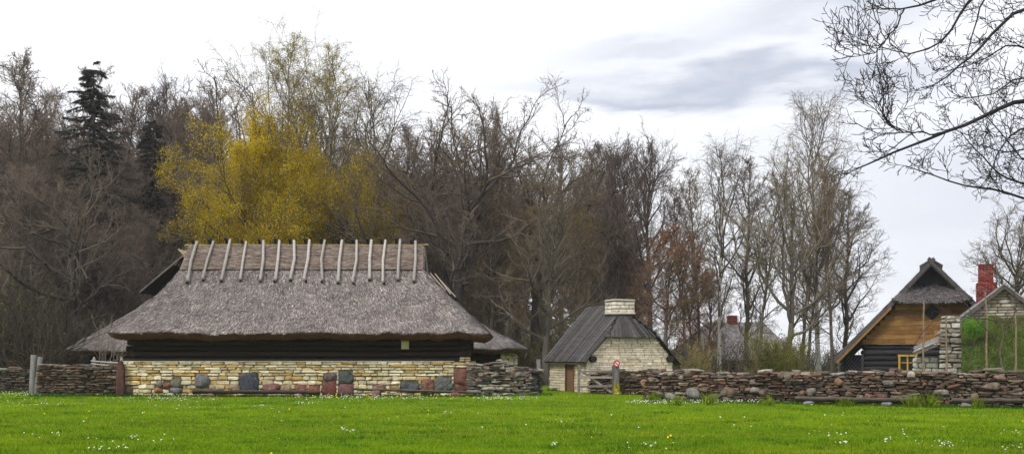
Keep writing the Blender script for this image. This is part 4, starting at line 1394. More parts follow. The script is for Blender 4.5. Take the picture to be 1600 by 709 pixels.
bench('thick dark log bench on stones, left half of the barn wall', 302, 500, 611, 612, 39.15, 39.25, .20, (.075, .055, .042), ((330, (.16, .12, .11)), (467, (.24, .17, .15))))
bench('thin grey plank bench under the right half of the barn wall', 553, 752, 607, 612.5, 39.3, 39.1, .12, (.12, .095, .08), ((588, (.2, .12, .1)), (712, (.16, .08, .06))))
bench('brown log bench on two grey stones before the long wall', 1243, 1424, 622, 624.5, 33.2, 31.9, .21, (.115, .09, .075), ((1264, (.24, .25, .28)), (1386, (.22, .23, .25))))
bench('log bench at the right edge in front of the long wall', 1487, 1640, 625, 625, 31.3, 30.2, .19, (.10, .082, .07), ((1510, (.2, .18, .17)), (1610, (.22, .22, .22))))


# ------------------------------------------------------------------ trees
def steps(base, d, L_, n, trop, gn):
    """grow polylines: base[B,3], direction d[B,3], length L_[B]"""
    B = len(base)
    P = np.empty((B, n, 3))
    P[:, 0] = base
    d = nrm(d)
    st = (L_ / (n - 1))[:, None]
    for i in range(1, n):
        d = nrm(d + rng.normal(0, gn, (B, 3)) + np.array((0, 0, trop)))
        P[:, i] = P[:, i - 1] + d * st
    return P


def kids(P, Rr, c, t0, ang, angj, Lf, n, trop, gn, rr, rmin, taper=.35, apic=.45):
    B, n0 = Rr.shape
    idx = np.repeat(np.arange(B), c)
    j = np.tile(np.arange(c), B)
    u = (j + rng.random(B * c)) / c
    t = t0 + (.995 - t0) * u
    f = t * (n0 - 1)
    i = np.minimum(f.astype(int), n0 - 2)
    fr = (f - i)[:, None]
    base = P[idx, i] * (1 - fr) + P[idx, i + 1] * fr
    tan = nrm(P[idx, i + 1] - P[idx, i])
    pr = Rr[idx, i] * (1 - fr[:, 0]) + Rr[idx, i + 1] * fr[:, 0]
    pl = np.linalg.norm(P[:, -1] - P[:, 0], axis=1)[idx]
    az_ = rng.uniform(0, 6.28, B)[idx] + j * 2.4 + rng.normal(0, .5, B * c)
    ref = np.where(np.abs(tan[:, 2:]) < .9, np.array([[0, 0, 1.]]), np.array([[1., 0, 0]]))
    U = nrm(np.cross(tan, ref)); W = np.cross(tan, U)
    a = R(1) * (ang + rng.normal(0, angj, B * c)) * (1 - apic * u)
    d = np.cos(a)[:, None] * tan + np.sin(a)[:, None] * (np.cos(az_)[:, None] * U + np.sin(az_)[:, None] * W)
    Ln = Lf(u, pl) * rng.uniform(.65, 1.2, B * c)
    Pn = steps(base, d, Ln, n, trop, gn)
    r0 = np.maximum(np.minimum(pr * .85, rr * Ln), rmin)
    Rn = np.maximum(r0[:, None] * np.linspace(1, taper, n)[None], rmin * .7)
    return Pn, Rn


def bare_tree(spec):
    """returns trunk Geo, crown Geo, height, and the twig polylines"""
    n = 15
    tl = spec['trunk']
    T = steps(np.zeros((1, 3)), np.array([[spec.get('lean', 0), 0, 1.]]), np.array([tl]), n, .25, spec.get('wob', .05))
    T[:, 0, 2] -= .15
    s = np.linspace(0, 1, n)
    TR = (spec['r'] * .82 * ((1 - s) ** .8 * (1 - spec['rt']) + spec['rt']) * (1 + .5 * np.exp(-s * 22)))[None]
    tg, cg = Geo(), Geo()
    V, Q = tubes(T, TR, 9)
    tcol = np.array(spec['bark'])
    tg.add(V, Q, None, np.repeat(tcol[None] * rng.lognormal(0, .1, (n, 1)), 9, 0))
    P, Rr = T, TR
    TP = (.14, .22, .35, .5)
    sides = (6, 4, 3, 3)
    bc, tc_ = np.array(spec['limb']), np.array(spec['twig'])
    for l, (c, t0, ang, angj, Lf, nn, trop, gn, rr) in enumerate(spec['levels']):
        P, Rr = kids(P, Rr, c, t0, ang, angj, Lf, nn, trop, gn, rr, spec['rmin'][l], TP[l])
        V, Q = tubes(P, Rr, sides[l])
        k = (l / max(1, len(spec['levels']) - 1)) ** .7
        col = (bc * (1 - k) + tc_ * k)[None] * rng.lognormal(0, .16, (len(P), 1))
        cg.add(V, Q, None, np.repeat(col, P.shape[1] * sides[l], 0), 0)
    return tg, cg, P


def flecks(cg, P, per, size, pal, spread, m=1, lo=None):
    """small leaf or bud faces round the last twigs"""
    B = len(P)
    k = np.repeat(np.arange(B), per)
    nn = len(k)
    t = rng.random(nn) * (P.shape[1] - 1)
    i = np.minimum(t.astype(int), P.shape[1] - 2)
    fr = (t - i)[:, None]
    c = P[k, i] * (1 - fr) + P[k, i + 1] * fr + rng.normal(0, spread, (nn, 3))
    a, b = nrm(rng.normal(0, 1, (nn, 3))), rng.normal(0, 1, (nn, 3))
    b = nrm(np.cross(a, b))
    s = size * rng.uniform(.6, 1.4, (nn, 1))
    V = np.stack([c - a * s, c + b * s * .55, c + a * s, c - b * s * .55], 1)
    cg.add(V.reshape(-1, 3), np.arange(nn * 4).reshape(-1, 4), None, np.repeat(pick(pal, nn, .18) * (pick([(1, 1, 1)], B, .2) * 1.15)[k].clip(.6, 1.3), 4, 0), m)


env = lambda lo, hi, k: (lambda u, pl: k * (lo + hi * np.sin(np.clip(u * .92 + .12, 0, 1) * math.pi)))
con = lambda k, e=.25: (lambda u, pl: k * pl * (1 - e * u))
BR, PU, DK, GY = (.16, .12, .09), (.215, .172, .137), (.062, .053, .047), (.105, .092, .076)
SPEC = {
    'oak': dict(trunk=11, r=.46, rt=.16, wob=.05, bark=DK, limb=(.055, .046, .040), twig=(.165, .132, .105), rmin=(.045, .02, .013, .009),
                levels=[(17, .28, 62, 10, lambda u, pl: 7.4 - 2.4 * u, 12, .09, .16, .021), (9, .18, 52, 14, con(.48), 8, .06, .2, .021), (8, .18, 48, 15, con(.5), 5, .05, .24, .018), (5, .15, 46, 15, con(.55), 4, .05, .22, .011)]),
    'oak_wide': dict(trunk=9.5, r=.5, rt=.18, wob=.08, lean=.1, bark=DK, limb=(.058, .048, .042), twig=(.165, .132, .105), rmin=(.045, .02, .013, .009),
                     levels=[(15, .34, 66, 10, lambda u, pl: 7.6 - 2.0 * u, 12, .07, .18, .020), (9, .18, 52, 14, con(.46), 8, .05, .23, .021), (7, .18, 48, 15, con(.5), 5, .05, .26, .018), (5, .15, 46, 15, con(.55), 4, .05, .22, .011)]),
    'lime': dict(trunk=19, r=.36, rt=.04, wob=.05, bark=(.055, .046, .042), limb=(.065, .052, .048), twig=(.14, .106, .09), rmin=(.04, .018, .012, .009),
                 levels=[(32, .26, 48, 10, env(1.4, 3.4, 1.3), 9, .12, .16, .02), (8, .18, 44, 12, con(.5), 6, .07, .2, .021), (6, .15, 45, 14, con(.5), 4, .06, .24, .018), (5, .1, 45, 14, con(.6), 3, .05, .2, .011)]),
    'birch': dict(trunk=20, r=.24, rt=.04, wob=.035, bark=(.50, .48, .44), limb=(.14, .12, .105), twig=(.15, .12, .085), rmin=(.03, .015, .010, .008),
                  levels=[(24, .22, 40, 10, env(1.6, 3.9, 1.2), 9, .14, .13, .018), (7, .18, 42, 12, con(.5), 6, .04, .18, .02), (5, .15, 45, 15, con(.6), 5, -.08, .16, .015), (4, .1, 40, 15, con(.7), 4, -.2, .14, .0095)]),
    'ash': dict(trunk=13, r=.34, rt=.12, wob=.08, bark=GY, limb=(.10, .086, .070), twig=(.20, .165, .128), rmin=(.04, .02, .013, .009),
                levels=[(17, .24, 50, 10, lambda u, pl: 7.4 - 2.2 * u, 12, .11, .17, .019), (8, .18, 46, 12, con(.48), 8, .08, .2, .021), (6, .18, 46, 14, con(.5), 5, .07, .24, .017), (5, .15, 42, 14, con(.55), 4, .09, .2, .011)]),
    'alder': dict(trunk=18, r=.27, rt=.05, wob=.08, bark=(.14, .12, .105), limb=(.125, .10, .088), twig=PU, rmin=(.035, .018, .012, .010),
                  levels=[(26, .15, 52, 11, env(1.4, 3.2, 1.2), 8, .12, .18, .019), (8, .18, 46, 12, con(.52), 6, .06, .22, .02), (6, .15, 46, 14, con(.52), 4, .05, .25, .018), (5, .1, 45, 14, con(.6), 3, .05, .2, .011)]),
    'aspen': dict(trunk=19, r=.22, rt=.04, wob=.075, bark=(.135, .118, .098), limb=(.12, .10, .082), twig=(.18, .14, .108), rmin=(.033, .017, .012, .009),
                  levels=[(24, .22, 44, 10, env(1.1, 3.0, 1.2), 8, .15, .18, .019), (8, .18, 44, 12, con(.5), 6, .08, .2, .02), (6, .15, 45, 14, con(.52), 4, .06, .24, .018), (4, .1, 45, 14, con(.6), 3, .05, .2, .011)]),
    'maple': dict(trunk=9.5, r=.30, rt=.08, wob=.08, bark=(.13, .11, .09), limb=(.10, .085, .06), twig=(.15, .125, .06), rmin=(.04, .02, .012, .009),
                  levels=[(24, .06, 68, 10, env(2.8, 3.6, 1.0), 9, .08, .15, .022), (8, .2, 48, 12, con(.5), 6, .05, .2, .022), (6, .15, 48, 14, con(.5), 4, .04, .24, .018), (4, .1, 45, 14, con(.6), 3, .03, .2, .011)]),
    'shrub': dict(trunk=.5, r=.12, rt=.8, wob=.05, bark=(.14, .12, .08), limb=(.16, .135, .08), twig=(.24, .19, .08), rmin=(.02, .012, .009, .007),
                  levels=[(16, .1, 38, 14, lambda u, pl: 2.3 + 0 * u, 7, .16, .12, .012), (7, .2, 34, 12, con(.5), 5, .12, .15, .012), (5, .15, 36, 14, con(.5), 4, .08, .18, .01)]),
}
PROTO, LAST = {}, {}


def proto(name, spec_name=None, leaf=None, over=None):
    sp = dict(SPEC[spec_name or name])
    if over: sp.update(over)
    tg, cg, P = bare_tree(sp)
    if leaf: flecks(cg, P, *leaf)
    zs_ = np.concatenate([v[:, 2] for v in cg.V])
    H = float(np.percentile(zs_, 99.7))
    PROTO[name] = [tg, cg, H, None, sp]


BUD = [(.22, .125, .05), (.26, .15, .05), (.17, .10, .06)]
YEL = [(.64, .46, .010), (.56, .43, .011), (.72, .52, .016), (.46, .37, .013), (.58, .41, .012)]
OCH = [(.30, .20, .04), (.25, .175, .035), (.34, .24, .055), (.21, .15, .04)]
RUS = [(.36, .15, .04), (.28, .115, .035), (.42, .20, .06), (.22, .10, .04)]
GRN = [(.11, .13, .02), (.15, .16, .03), (.08, .10, .018)]
proto('oak', leaf=(1, .035, BUD, .03))
proto('oak_b', 'oak', leaf=(1, .035, BUD, .03))
proto('oak_wide', leaf=(1, .03, BUD, .03))
proto('lime', leaf=(1, .03, [(.09, .06, .055), (.11, .075, .06)], .03))
proto('lime_b', 'lime', leaf=(1, .03, [(.09, .06, .055), (.11, .075, .06)], .03))
proto('birch', leaf=(7, .034, [(.42, .34, .03), (.34, .29, .03), (.48, .37, .035), (.27, .24, .03)], .11))
proto('birch_b', 'birch', leaf=(1, .03, [(.14, .11, .05), (.12, .09, .05)], .04))
proto('ash', leaf=(2, .034, [(.28, .18, .06), (.22, .16, .06)], .05))
proto('ash_b', 'ash', leaf=(2, .034, [(.27, .21, .06), (.22, .18, .06)], .05))
proto('alder', leaf=(2, .035, [(.20, .15, .08), (.17, .14, .07), (.18, .13, .10)], .05))
proto('alder_b', 'alder', leaf=(1, .035, [(.19, .14, .11), (.18, .13, .10)], .04))
proto('alder_red', 'alder', leaf=(2, .045, [(.22, .125, .105), (.19, .12, .10)], .06))
proto('aspen', leaf=(2, .034, [(.28, .17, .06), (.22, .14, .06)], .05))
proto('aspen_o', 'aspen', leaf=(3, .045, OCH, .10))
proto('rusty', 'alder', leaf=(4, .05, RUS, .12))
proto('maple', leaf=(26, .036, YEL, .17))
proto('maple_b', 'maple', leaf=(20, .034, YEL[1:4] + YEL[1:2] + OCH[:2], .2))
proto('shrub', leaf=(3, .03, [(.34, .27, .05), (.26, .2, .06)], .05))
proto('shrub_green', 'shrub', leaf=(7, .04, [(.19, .21, .03), (.24, .24, .04), (.14, .16, .025)], .09))
proto('shrub_bare', 'shrub', over=dict(limb=(.22, .19, .16), twig=(.26, .22, .18), levels=[(7, .1, 34, 14, lambda u, pl: 2.3 + 0 * u, 7, .14, .16, .010), (5, .25, 40, 12, con(.45), 5, .08, .2, .012), (3, .2, 40, 14, con(.5), 4, .06, .2, .01)]))
proto('shrub_lush', 'shrub', leaf=(16, .05, [(.16, .40, .03), (.20, .46, .04), (.11, .30, .02)], .12))

MATS = {'birch': M_BIRCH, 'birch_b': M_BIRCH}
NAMES = {'oak': 'oak_tree', 'oak_b': 'oak_tree', 'oak_wide': 'oak_tree', 'lime': 'linden_tree', 'lime_b': 'linden_tree', 'birch': 'birch_tree', 'birch_b': 'birch_tree', 'ash': 'ash_tree', 'ash_b': 'ash_tree',
         'alder': 'bare_tree', 'alder_b': 'bare_tree', 'alder_red': 'bare_tree', 'aspen': 'aspen_tree', 'aspen_o': 'aspen_tree', 'rusty': 'rusty_tree', 'maple': 'maple_tree', 'maple_b': 'maple_tree', 'shrub': 'shrub', 'shrub_green': 'shrub', 'shrub_bare': 'shrub', 'shrub_lush': 'shrub'}
DATA = {}


def tree(kind, px, top, D, label, group=None, ws=1.0, rot=None):
    tg, cg, H, _, sp = PROTO[kind]
    if kind not in DATA:
        r_ = thing('tmp', 'x', 'x')
        t_ = tg.build('trunk', MATS.get(kind, M_BARK), None, True)
        c_ = cg.build('crown', [M_TWIG, M_LEAF], None, True)
        DATA[kind] = (t_.data, c_.data)
        for q in (r_, t_, c_): bpy.data.objects.remove(q)
    hgt = EYE + (HZ - top) / F * D
    s = hgt / H
    o = thing(NAMES[kind], label, 'shrub' if 'shrub' in kind else 'tree', (gx(px, D), D, 0), rng.uniform(0, 6.28) if rot is None else rot, group)
    o.scale = (s * ws, s * ws, s)
    for nm, me in zip(('trunk', 'crown'), DATA[kind]):
        c = bpy.data.objects.new(nm, me)
        COL.objects.link(c)
        c.parent = o
    return o


def spruce(px, top, D, label, halfw, col):
    h = EYE + (HZ - top) / F * D
    o = thing('spruce_tree', label, 'tree', (gx(px, D), D, 0))
    g = Geo()
    tube(g, [(0, 0, -.1), (.05, .05, h * .4), (0, 0, h * .98)], (.34, .22, .03), 9, (.07, .055, .045))
    g.build('trunk', M_BARK, o, True)
    g = Geo()
    z = h * .25
    Ps, Rs, LL = [], [], []
    while z < h * .985:
        f = (h - z) / (h * .75)
        rad = halfw * (f ** .6) * rng.uniform(.7, 1.15) + .2
        for a in rng.uniform(0, 6.28, 7):
            L_ = rad * rng.uniform(.45, 1.2); zj = rng.normal(0, .25)
            s = np.linspace(0, 1, 6)
            Ps.append(np.stack([np.cos(a) * L_ * s, np.sin(a) * L_ * s, z + zj + L_ * (rng.uniform(-.1, .4) * s - rng.uniform(.2, .6) * s ** 2 + .2 * s ** 3)], 1))
            Rs.append(np.linspace(.045, .01, 6)); LL.append(L_)
        z += rng.uniform(.2, .42)
    Ps, Rs, LL = np.array(Ps), np.array(Rs), np.array(LL)
    V, Q = tubes(Ps, Rs, 3)
    g.add(V, Q, None, (.05, .04, .032), 0)
    per = 85
    k = np.repeat(np.arange(len(Ps)), per)
    t = rng.uniform(.15, 1, len(k)) ** .8 * 5
    i = np.minimum(t.astype(int), 4); fr = (t - i)[:, None]
    c = Ps[k, i] * (1 - fr) + Ps[k, i + 1] * fr
    dr = nrm(Ps[k, -1] - Ps[k, 0])
    sd = np.stack([-dr[:, 1], dr[:, 0], np.zeros(len(k))], 1) * np.sign(rng.normal(0, 1, (len(k), 1)))
    d = nrm(dr * .7 + sd * rng.uniform(.3, 1, (len(k), 1)) + np.array((0, 0, -1)) * rng.uniform(.1, .9, (len(k), 1)))
    ln = rng.uniform(.15, .42, (len(k), 1))
    wv = nrm(np.cross(d, rng.normal(0, 1, (len(k), 3)))) * rng.uniform(.025, .06, (len(k), 1))
    g.add(np.stack([c - wv, c + wv, c + d * ln], 1).reshape(-1, 3), None, np.arange(len(k) * 3).reshape(-1, 3), np.repeat(np.array(col) * rng.lognormal(0, .3, (len(k), 1)), 3, 0), 1)
    g.build('crown', [M_TWIG, M_NEEDLE], o)
    return o


# the named trees, from the left edge of the photograph to the right
tree('alder', 36, 88, 72, 'tallest dark bare tree near the left edge of the wood', ws=1.15)
tree('aspen', 98, 106, 80, 'slim pale bare tree just left of the tall dark spruce')
spruce(146, 103, 67, 'tall dark spruce rising above the bare trees of the left wood', 3.9, (.045, .046, .036))
tree('lime', 206, 110, 82, 'round topped bare tree close right of the tall spruce', ws=1.1)
spruce(240, 186, 75, 'shorter dark spruce right of the tall one', 3.0, (.045, .042, .034))
tree('aspen', 289, 134, 86, 'thin wispy bare tree standing alone against the sky before the rounded one')
tree('oak', 350, 96, 82, 'rounded bare crown against white sky behind the yellow maple', ws=.95)
tree('oak_wide', 128, 232, 58, 'gnarled bare tree with a bent dark trunk in front of the left wood', ws=.95, rot=.6)
tree('maple', 430, 172, 65, 'broad yellow green maple in young leaf behind the barn roof', ws=.86)
tree('maple', 402, 250, 64, 'lower yellow green maple at the left foot of the broad one', ws=.72, rot=2)
tree('maple', 478, 225, 64.5, 'yellow green maple in young leaf below the second tall birch', ws=.82, rot=4)
tree('maple_b', 520, 250, 65, 'ochre green leafing maple at the right end of the yellow ones', ws=.75)
tree('birch', 452, 45, 65.4, 'tallest white trunked birch above the yellow maple', ws=.95)
tree('birch', 519, 66, 68, 'second tall birch with a lean crown right of the tallest birch', ws=1.05, rot=2)
tree('birch_b', 575, 118, 72, 'drooping birch at the right side of the yellow trees', ws=1.2)
tree('aspen_o', 585, 235, 66, 'ochre budding tree between the maples and the big dark oak', ws=1.3)
tree('oak', 724, 136, 62, 'big dark oak with crooked limbs right of the barn roof', ws=1.18, rot=1.2)
tree('oak_b', 838, 172, 70, 'broad dark oak behind the pale grey trunk', ws=1.1)
tree('ash', 853, 228, 54, 'pale grey trunked tree standing between barn and small stone house', ws=1.05, rot=.5)
tree('oak_wide', 650, 160, 76, 'bare oak between the birches and the big dark oak', ws=.9, rot=2.5)
tree('lime', 966, 203, 64, 'left one of two dark upright lindens behind the stone chimney', ws=.85)
tree('lime_b', 1014, 205, 62, 'right one of two dark upright lindens behind the stone chimney', ws=.95)
tree('rusty', 1046, 352, 57, 'low tree with rusty orange buds behind the small stone house', ws=1.35)
tree('birch_b', 1124, 218, 60, 'birch with a mottled white trunk in front of the far cottage', ws=1.05)
tree('aspen', 1072, 285, 63, 'slender bare tree left of the white birch by the far cottage')
tree('alder_b', 1170, 250, 66, 'bare tree with brown twigs right of the far cottage chimney', ws=1.0)
tree('ash_b', 1226, 222, 55, 'forking grey tree with a thick trunk right of the far cottage', ws=1.0, rot=3.4)
tree('birch_b', 1278, 140, 60, 'tallest airy birch left of the log house', ws=1.0, rot=1)
tree('aspen', 1300, 260, 57, 'thin leaning tree beside the tallest airy birch')
tree('alder_b', 1325, 300, 62, 'bare tree with drooping outer twigs nearest the log house', ws=1.25)
tree('oak', 1590, 318, 74, 'rounded bare tree behind the red chimney at the right edge', ws=1.1)
tree('shrub', 1088, 528, 50, 'pale yellow willow shrub behind the wall beside the white birch', ws=1.2)
tree('shrub_green', 1196, 505, 44, 'green leafing bush behind the wall at the far cottage', ws=1.15)
tree('shrub_green', 1240, 520, 46, 'smaller green bush under the forking grey tree', ws=1.1)
tree('shrub_bare', 163, 490, 46.6, 'pale bare bush by the rail fence behind the slab wall', ws=.8)
lush = tree('shrub_lush', 1517, 531, 36.7, 'bright green bush on the left end of the cellar bank', ws=.62)
lush.location.y = 36.45
lush.location.z = 1.90
lush.scale = (.33, .33, .31)
bpy.context.view_layer.update()

# trees that only together make the woods: they share a label with their group
GL = ('bare brown tree packed in the dense wood left of the yellow maple', 'trees of the left wood')
for kd, px, tp, D, ws in (('alder', -30, 120, 74, 1.1), ('alder_b', 5, 150, 66, 1.1), ('alder_red', 62, 170, 70, 1.1), ('alder', 118, 190, 68, 1.1), ('alder_b', 172, 165, 80, 1.0), ('alder_red', 185, 230, 68, 1.1), ('alder', 262, 175, 80, 1.0),
                          ('alder_b', 228, 240, 74, 1.0), ('alder_red', 262, 250, 76, 1.1), ('alder_red', 318, 215, 84, 1.1), ('alder_b', 20, 260, 60, 1.2), ('alder', 75, 285, 60, 1.3), ('alder_b', 190, 320, 62, 1.0), ('alder', 222, 330, 62, .9),
                          ('aspen', 8, 125, 86, 1), ('aspen', 70, 128, 90, 1.1), ('aspen', 170, 122, 92, 1.1), ('aspen', 235, 145, 90, 1.2), ('alder', 330, 165, 92, 1.1), ('alder_b', -70, 120, 70, 1.2), ('lime', -60, 160, 64, 1), ('lime', 45, 210, 78, 1.1), ('lime_b', 120, 230, 84, 1.1), ('lime', 215, 260, 86, 1.1), ('alder_red', 345, 250, 86, 1.2)):
    tree(kd, px, tp, D, GL[0], GL[1], ws)
GL = ('bare brown tree packed in the wood between the yellow maple and the two lindens', 'trees of the middle wood')
for kd, px, tp, D, ws in (('alder', 420, 190, 80, 1.1), ('alder_b', 480, 170, 84, 1.2), ('alder', 540, 190, 86, 1.2), ('alder_b', 612, 200, 80, 1.1), ('aspen_o', 640, 300, 64, 1.3), ('alder', 675, 230, 80, 1.1), ('alder_b', 700, 300, 70, 1.2), ('aspen_o', 765, 290, 66, 1.2),
                          ('alder', 785, 180, 82, 1.0), ('alder_b', 760, 240, 88, 1.1), ('aspen', 800, 250, 74, 1.2), ('aspen_o', 820, 320, 62, 1.2), ('alder', 880, 215, 84, 1.1), ('alder_b', 905, 225, 72, 1.1), ('aspen_o', 900, 330, 60, 1.3), ('aspen', 925, 240, 78, 1.2), ('alder', 940, 300, 66, 1.2), ('rusty', 985, 380, 68, 1.2), ('alder_b', 945, 225, 90, 1.0)):
    tree(kd, px, tp, D, GL[0], GL[1], ws)
GL = ('thin bare tree among the open group round the far cottage', 'trees round the far cottage')
for kd, px, tp, D, ws in (('aspen', 1095, 255, 72, 1.0), ('aspen', 1185, 270, 60, 1.0), ('aspen', 1252, 240, 66, 1.0), ('aspen', 1262, 330, 58, 1.2), ('rusty', 1085, 400, 68, 1.1), ('rusty', 1110, 420, 64, 1.2)):
    tree(kd, px, tp, D, GL[0], GL[1], ws)
# ------------------------------------------------------------------ the mass of the woods farther back, and the brush beneath
def thin(kind, keep, lv):
    sp = dict(SPEC[kind]); sp['levels'] = [list(x) for x in sp['levels'][:lv]]
    sp['rmin'] = (.05, .035, .03, .02)
    tg, cg, P = bare_tree(sp)
    V = np.concatenate(tg.V + cg.V); C = np.concatenate(tg.C + cg.C)
    Q = np.concatenate([q + (0 if i < len(tg.Q) else tg.n) for i, q in enumerate(tg.Q + cg.Q)])
    return V, C, Q
TH = [thin('alder', 1, 3), thin('lime', 1, 3), thin('aspen', 1, 3)]
g = Geo()
for i in range(150):
    D = rng.uniform(88, 128)
    px = rng.uniform(-120, 1010)
    lim = 175 if px < 330 else 235 if px < 620 else 250
    if px > 930: lim = 330
    hgt = EYE + (HZ - (lim + rng.uniform(0, 140))) / F * D
    V, C, Q = TH[i % 3]
    s = hgt / V[:, 2].max(); a = rng.uniform(0, 6.28)
    x = V[:, 0] * math.cos(a) - V[:, 1] * math.sin(a); y = V[:, 0] * math.sin(a) + V[:, 1] * math.cos(a)
    g.add(np.stack([x * s * 1.25 + gx(px, D), y * s * 1.25 + D, V[:, 2] * s], 1), Q, None, C * rng.uniform(.7, 1.2))
tag(g.build('woods', M_TWIG), 'dense bare woods filling the background behind the single trees', 'woods', kind='stuff')
g = Geo()
# undergrowth: sprays of stems with small dull leaves
m = 6500
D = rng.uniform(56, 92, m); px = np.where(rng.random(m) < .86, rng.uniform(-90, 1010, m), rng.uniform(1010, 1330, m))
near_ = rng.random(m) < .14                             # a greener thicket at the far left
px = np.where(near_, rng.uniform(-90, 105, m), px); D = np.where(near_, rng.uniform(49, 60, m), D)
D = np.where((px > 90) & (px < 330) & (D < 63), D + 9, D)
x = (px - 800) / F * D
base = np.stack([x, D, np.zeros(m)], 1)
L_ = rng.uniform(1.0, 3.6, m) * np.where(px < 330, 1.6, 1) * np.where(px > 1010, .8, 1)
P = steps(base, np.stack([rng.normal(0, .3, m), rng.normal(0, .3, m), np.ones(m)], 1), L_, 6, .02, .26)
V, Q = tubes(P, np.linspace(.03, .012, 6)[None] * np.ones((m, 1)), 3)
g.add(V, Q, None, np.repeat(pick([(.095, .08, .062), (.07, .058, .045), (.12, .10, .075)], m, .2) * np.where(near_, .55, 1)[:, None], 18, 0), 0)
P2, R2 = kids(P, np.full((m, 6), .02), 5, .2, 45, 14, con(.4), 4, .03, .2, .01, .009)
V, Q = tubes(P2, R2, 3)
g.add(V, Q, None, np.repeat(pick([(.11, .09, .068), (.085, .07, .055)], len(P2), .2) * np.where(np.repeat(near_, 5), .5, 1)[:, None], 12, 0), 0)
gre = np.sin(P2[:, 0, 0] * .35) + np.sin(P2[:, 0, 0] * .13 + 1) + rng.normal(0, .5, len(P2)) + np.where(P2[:, 0, 0] < -22, 1.3, -.2)
flecks(g, P2[gre > .2], 7, .055, [(.075, .085, .016), (.055, .07, .014), (.12, .115, .022), (.16, .15, .03)], .16)
flecks(g, P2[gre <= .2], 2, .05, [(.17, .115, .05), (.13, .095, .055)], .12)
tag(g.build('undergrowth', [M_TWIG, M_LEAF]), 'tangled dull green and brown undergrowth along the foot of the woods', 'undergrowth', kind='stuff')

# ------------------------------------------------------------------ bare tree reaching in from the right, close by
near = thing('bare_tree', 'near bare tree reaching dark budding branches into the upper right corner', 'tree', (10.6, 13.6, 0))
T = steps(np.zeros((1, 3)), np.array([[0, 0, 1.]]), np.array([13.]), 14, .2, .03)
g = Geo()
V, Q = tubes(T, np.linspace(.36, .12, 14)[None], 12)
g.add(V, Q, None, (.075, .065, .06))
g.build('trunk', M_BARK, near, True)
LIMBS = [  # photo polyline, depths, radius at the frame edge, height at which the limb leaves the trunk
    ([(1600, 150), (1568, 165), (1525, 189), (1482, 206), (1444, 221), (1408, 232), (1362, 252), (1338, 269), (1319, 273)], (13.4, 12.6), .036, 4.0),
    ([(1600, 10), (1573, 31), (1544, 62), (1516, 86), (1492, 113), (1463, 132), (1440, 138)], (13.8, 13.2), .030, 5.2),
    ([(1540, -30), (1518, 0), (1492, 29), (1484, 57), (1463, 77), (1429, 86), (1396, 79), (1372, 72)], (14.0, 13.6), .026, 6.3),
    ([(1500, -20), (1465, 0), (1439, 10), (1413, 14), (1381, 19), (1353, 2)], (12.6, 12.2), .022, 6.0),
    ([(1413, 14), (1398, 45), (1379, 69), (1367, 84), (1341, 86), (1319, 74)], (12.2, 12.0), .012, None),
    ([(1600, 311), (1568, 297), (1530, 293), (1506, 290), (1468, 275), (1434, 268), (1415, 259)], (13.0, 12.2), .020, 2.9),
    ([(1600, 290), (1568, 275), (1544, 256), (1520, 230), (1501, 206)], (14.2, 13.4), .018, 3.2),
    ([(1600, 192), (1578, 213), (1559, 235), (1549, 268), (1531, 293)], (13.6, 13.0), .016, 3.8),
    ([(1482, 206), (1458, 210), (1434, 207), (1403, 206), (1381, 184), (1369, 158), (1362, 144)], (12.9, 12.6), .013, None),
    ([(1534, -10), (1532, 0), (1525, 38), (1511, 86), (1500, 120)], (14.4, 14.2), .018, 6.0),
    ([(1600, 75), (1570, 70), (1540, 92), (1505, 104), (1478, 112)], (14.8, 14.2), .016, 4.8),
    ([(1600, 230), (1570, 240), (1540, 226), (1510, 224)], (14.6, 14.2), .014, 3.6),
    ([(1600, 118), (1575, 128), (1550, 150), (1520, 152), (1490, 150)], (13.0, 12.5), .014, 4.3),
    ([(1600, 255), (1570, 215), (1545, 185), (1520, 160), (1508, 130)], (14.4, 14.0), .013, 3.5),
]
O = np.array((10.6, 13.6, 0))
cg = Geo()
ALLP, ALLR = [], []
for pts, (da, db), r0, zt in LIMBS:
    k = len(pts)
    W_ = [at(px, py, da + (db - da) * i / (k - 1)) - O for i, (px, py) in enumerate(pts)]
    if zt is not None:
        a = np.array((0, 0, zt)); b = W_[0]
        pre = [a, a * .62 + b * .38 + (0, 0, -.05), a * .28 + b * .72]
        W_ = pre + W_
        rad = np.concatenate([[r0 * 2.4, r0 * 1.8, r0 * 1.3], np.linspace(r0, .006, k)])
    else:
        rad = np.linspace(r0, .005, k)
    W_ = np.array(W_); rad = rad * .82
    # resample smoothly
    s = np.concatenate([[0], np.cumsum(np.linalg.norm(np.diff(W_, axis=0), axis=1))])
    ss = np.linspace(0, s[-1], 26)
    Pn = np.stack([np.interp(ss, s, W_[:, c]) for c in range(3)], 1)
    Pn[1:-1] = (Pn[:-2] + 2 * Pn[1:-1] + Pn[2:]) / 4
    Pn[1:-1] += rng.normal(0, .008, (24, 3))
    ALLP.append(Pn); ALLR.append(np.interp(ss, s, rad))
P, Rr = np.array(ALLP), np.array(ALLR)
DKB = (.030, .028, .034)
V, Q = tubes(P, Rr, 8); cg.add(V, Q, None, DKB, 0)
P1, R1 = kids(P, Rr, 17, .34, 55, 12, lambda u, pl: .86 - .5 * u, 8, .10, .22, .010, .0044, .6)
V, Q = tubes(P1, R1, 5); cg.add(V, Q, None, DKB, 0)
P2, R2 = kids(P1, R1, 6, .15, 52, 14, con(.42), 5, .08, .22, .01, .0035, .75)
V, Q = tubes(P2, R2, 4); cg.add(V, Q, None, DKB, 0)
P3, R3 = kids(P2, R2, 3, .3, 50, 15, lambda u, pl: .05 + .10 * rng.random(len(u)), 4, .1, .2, .01, .003, 1.0)
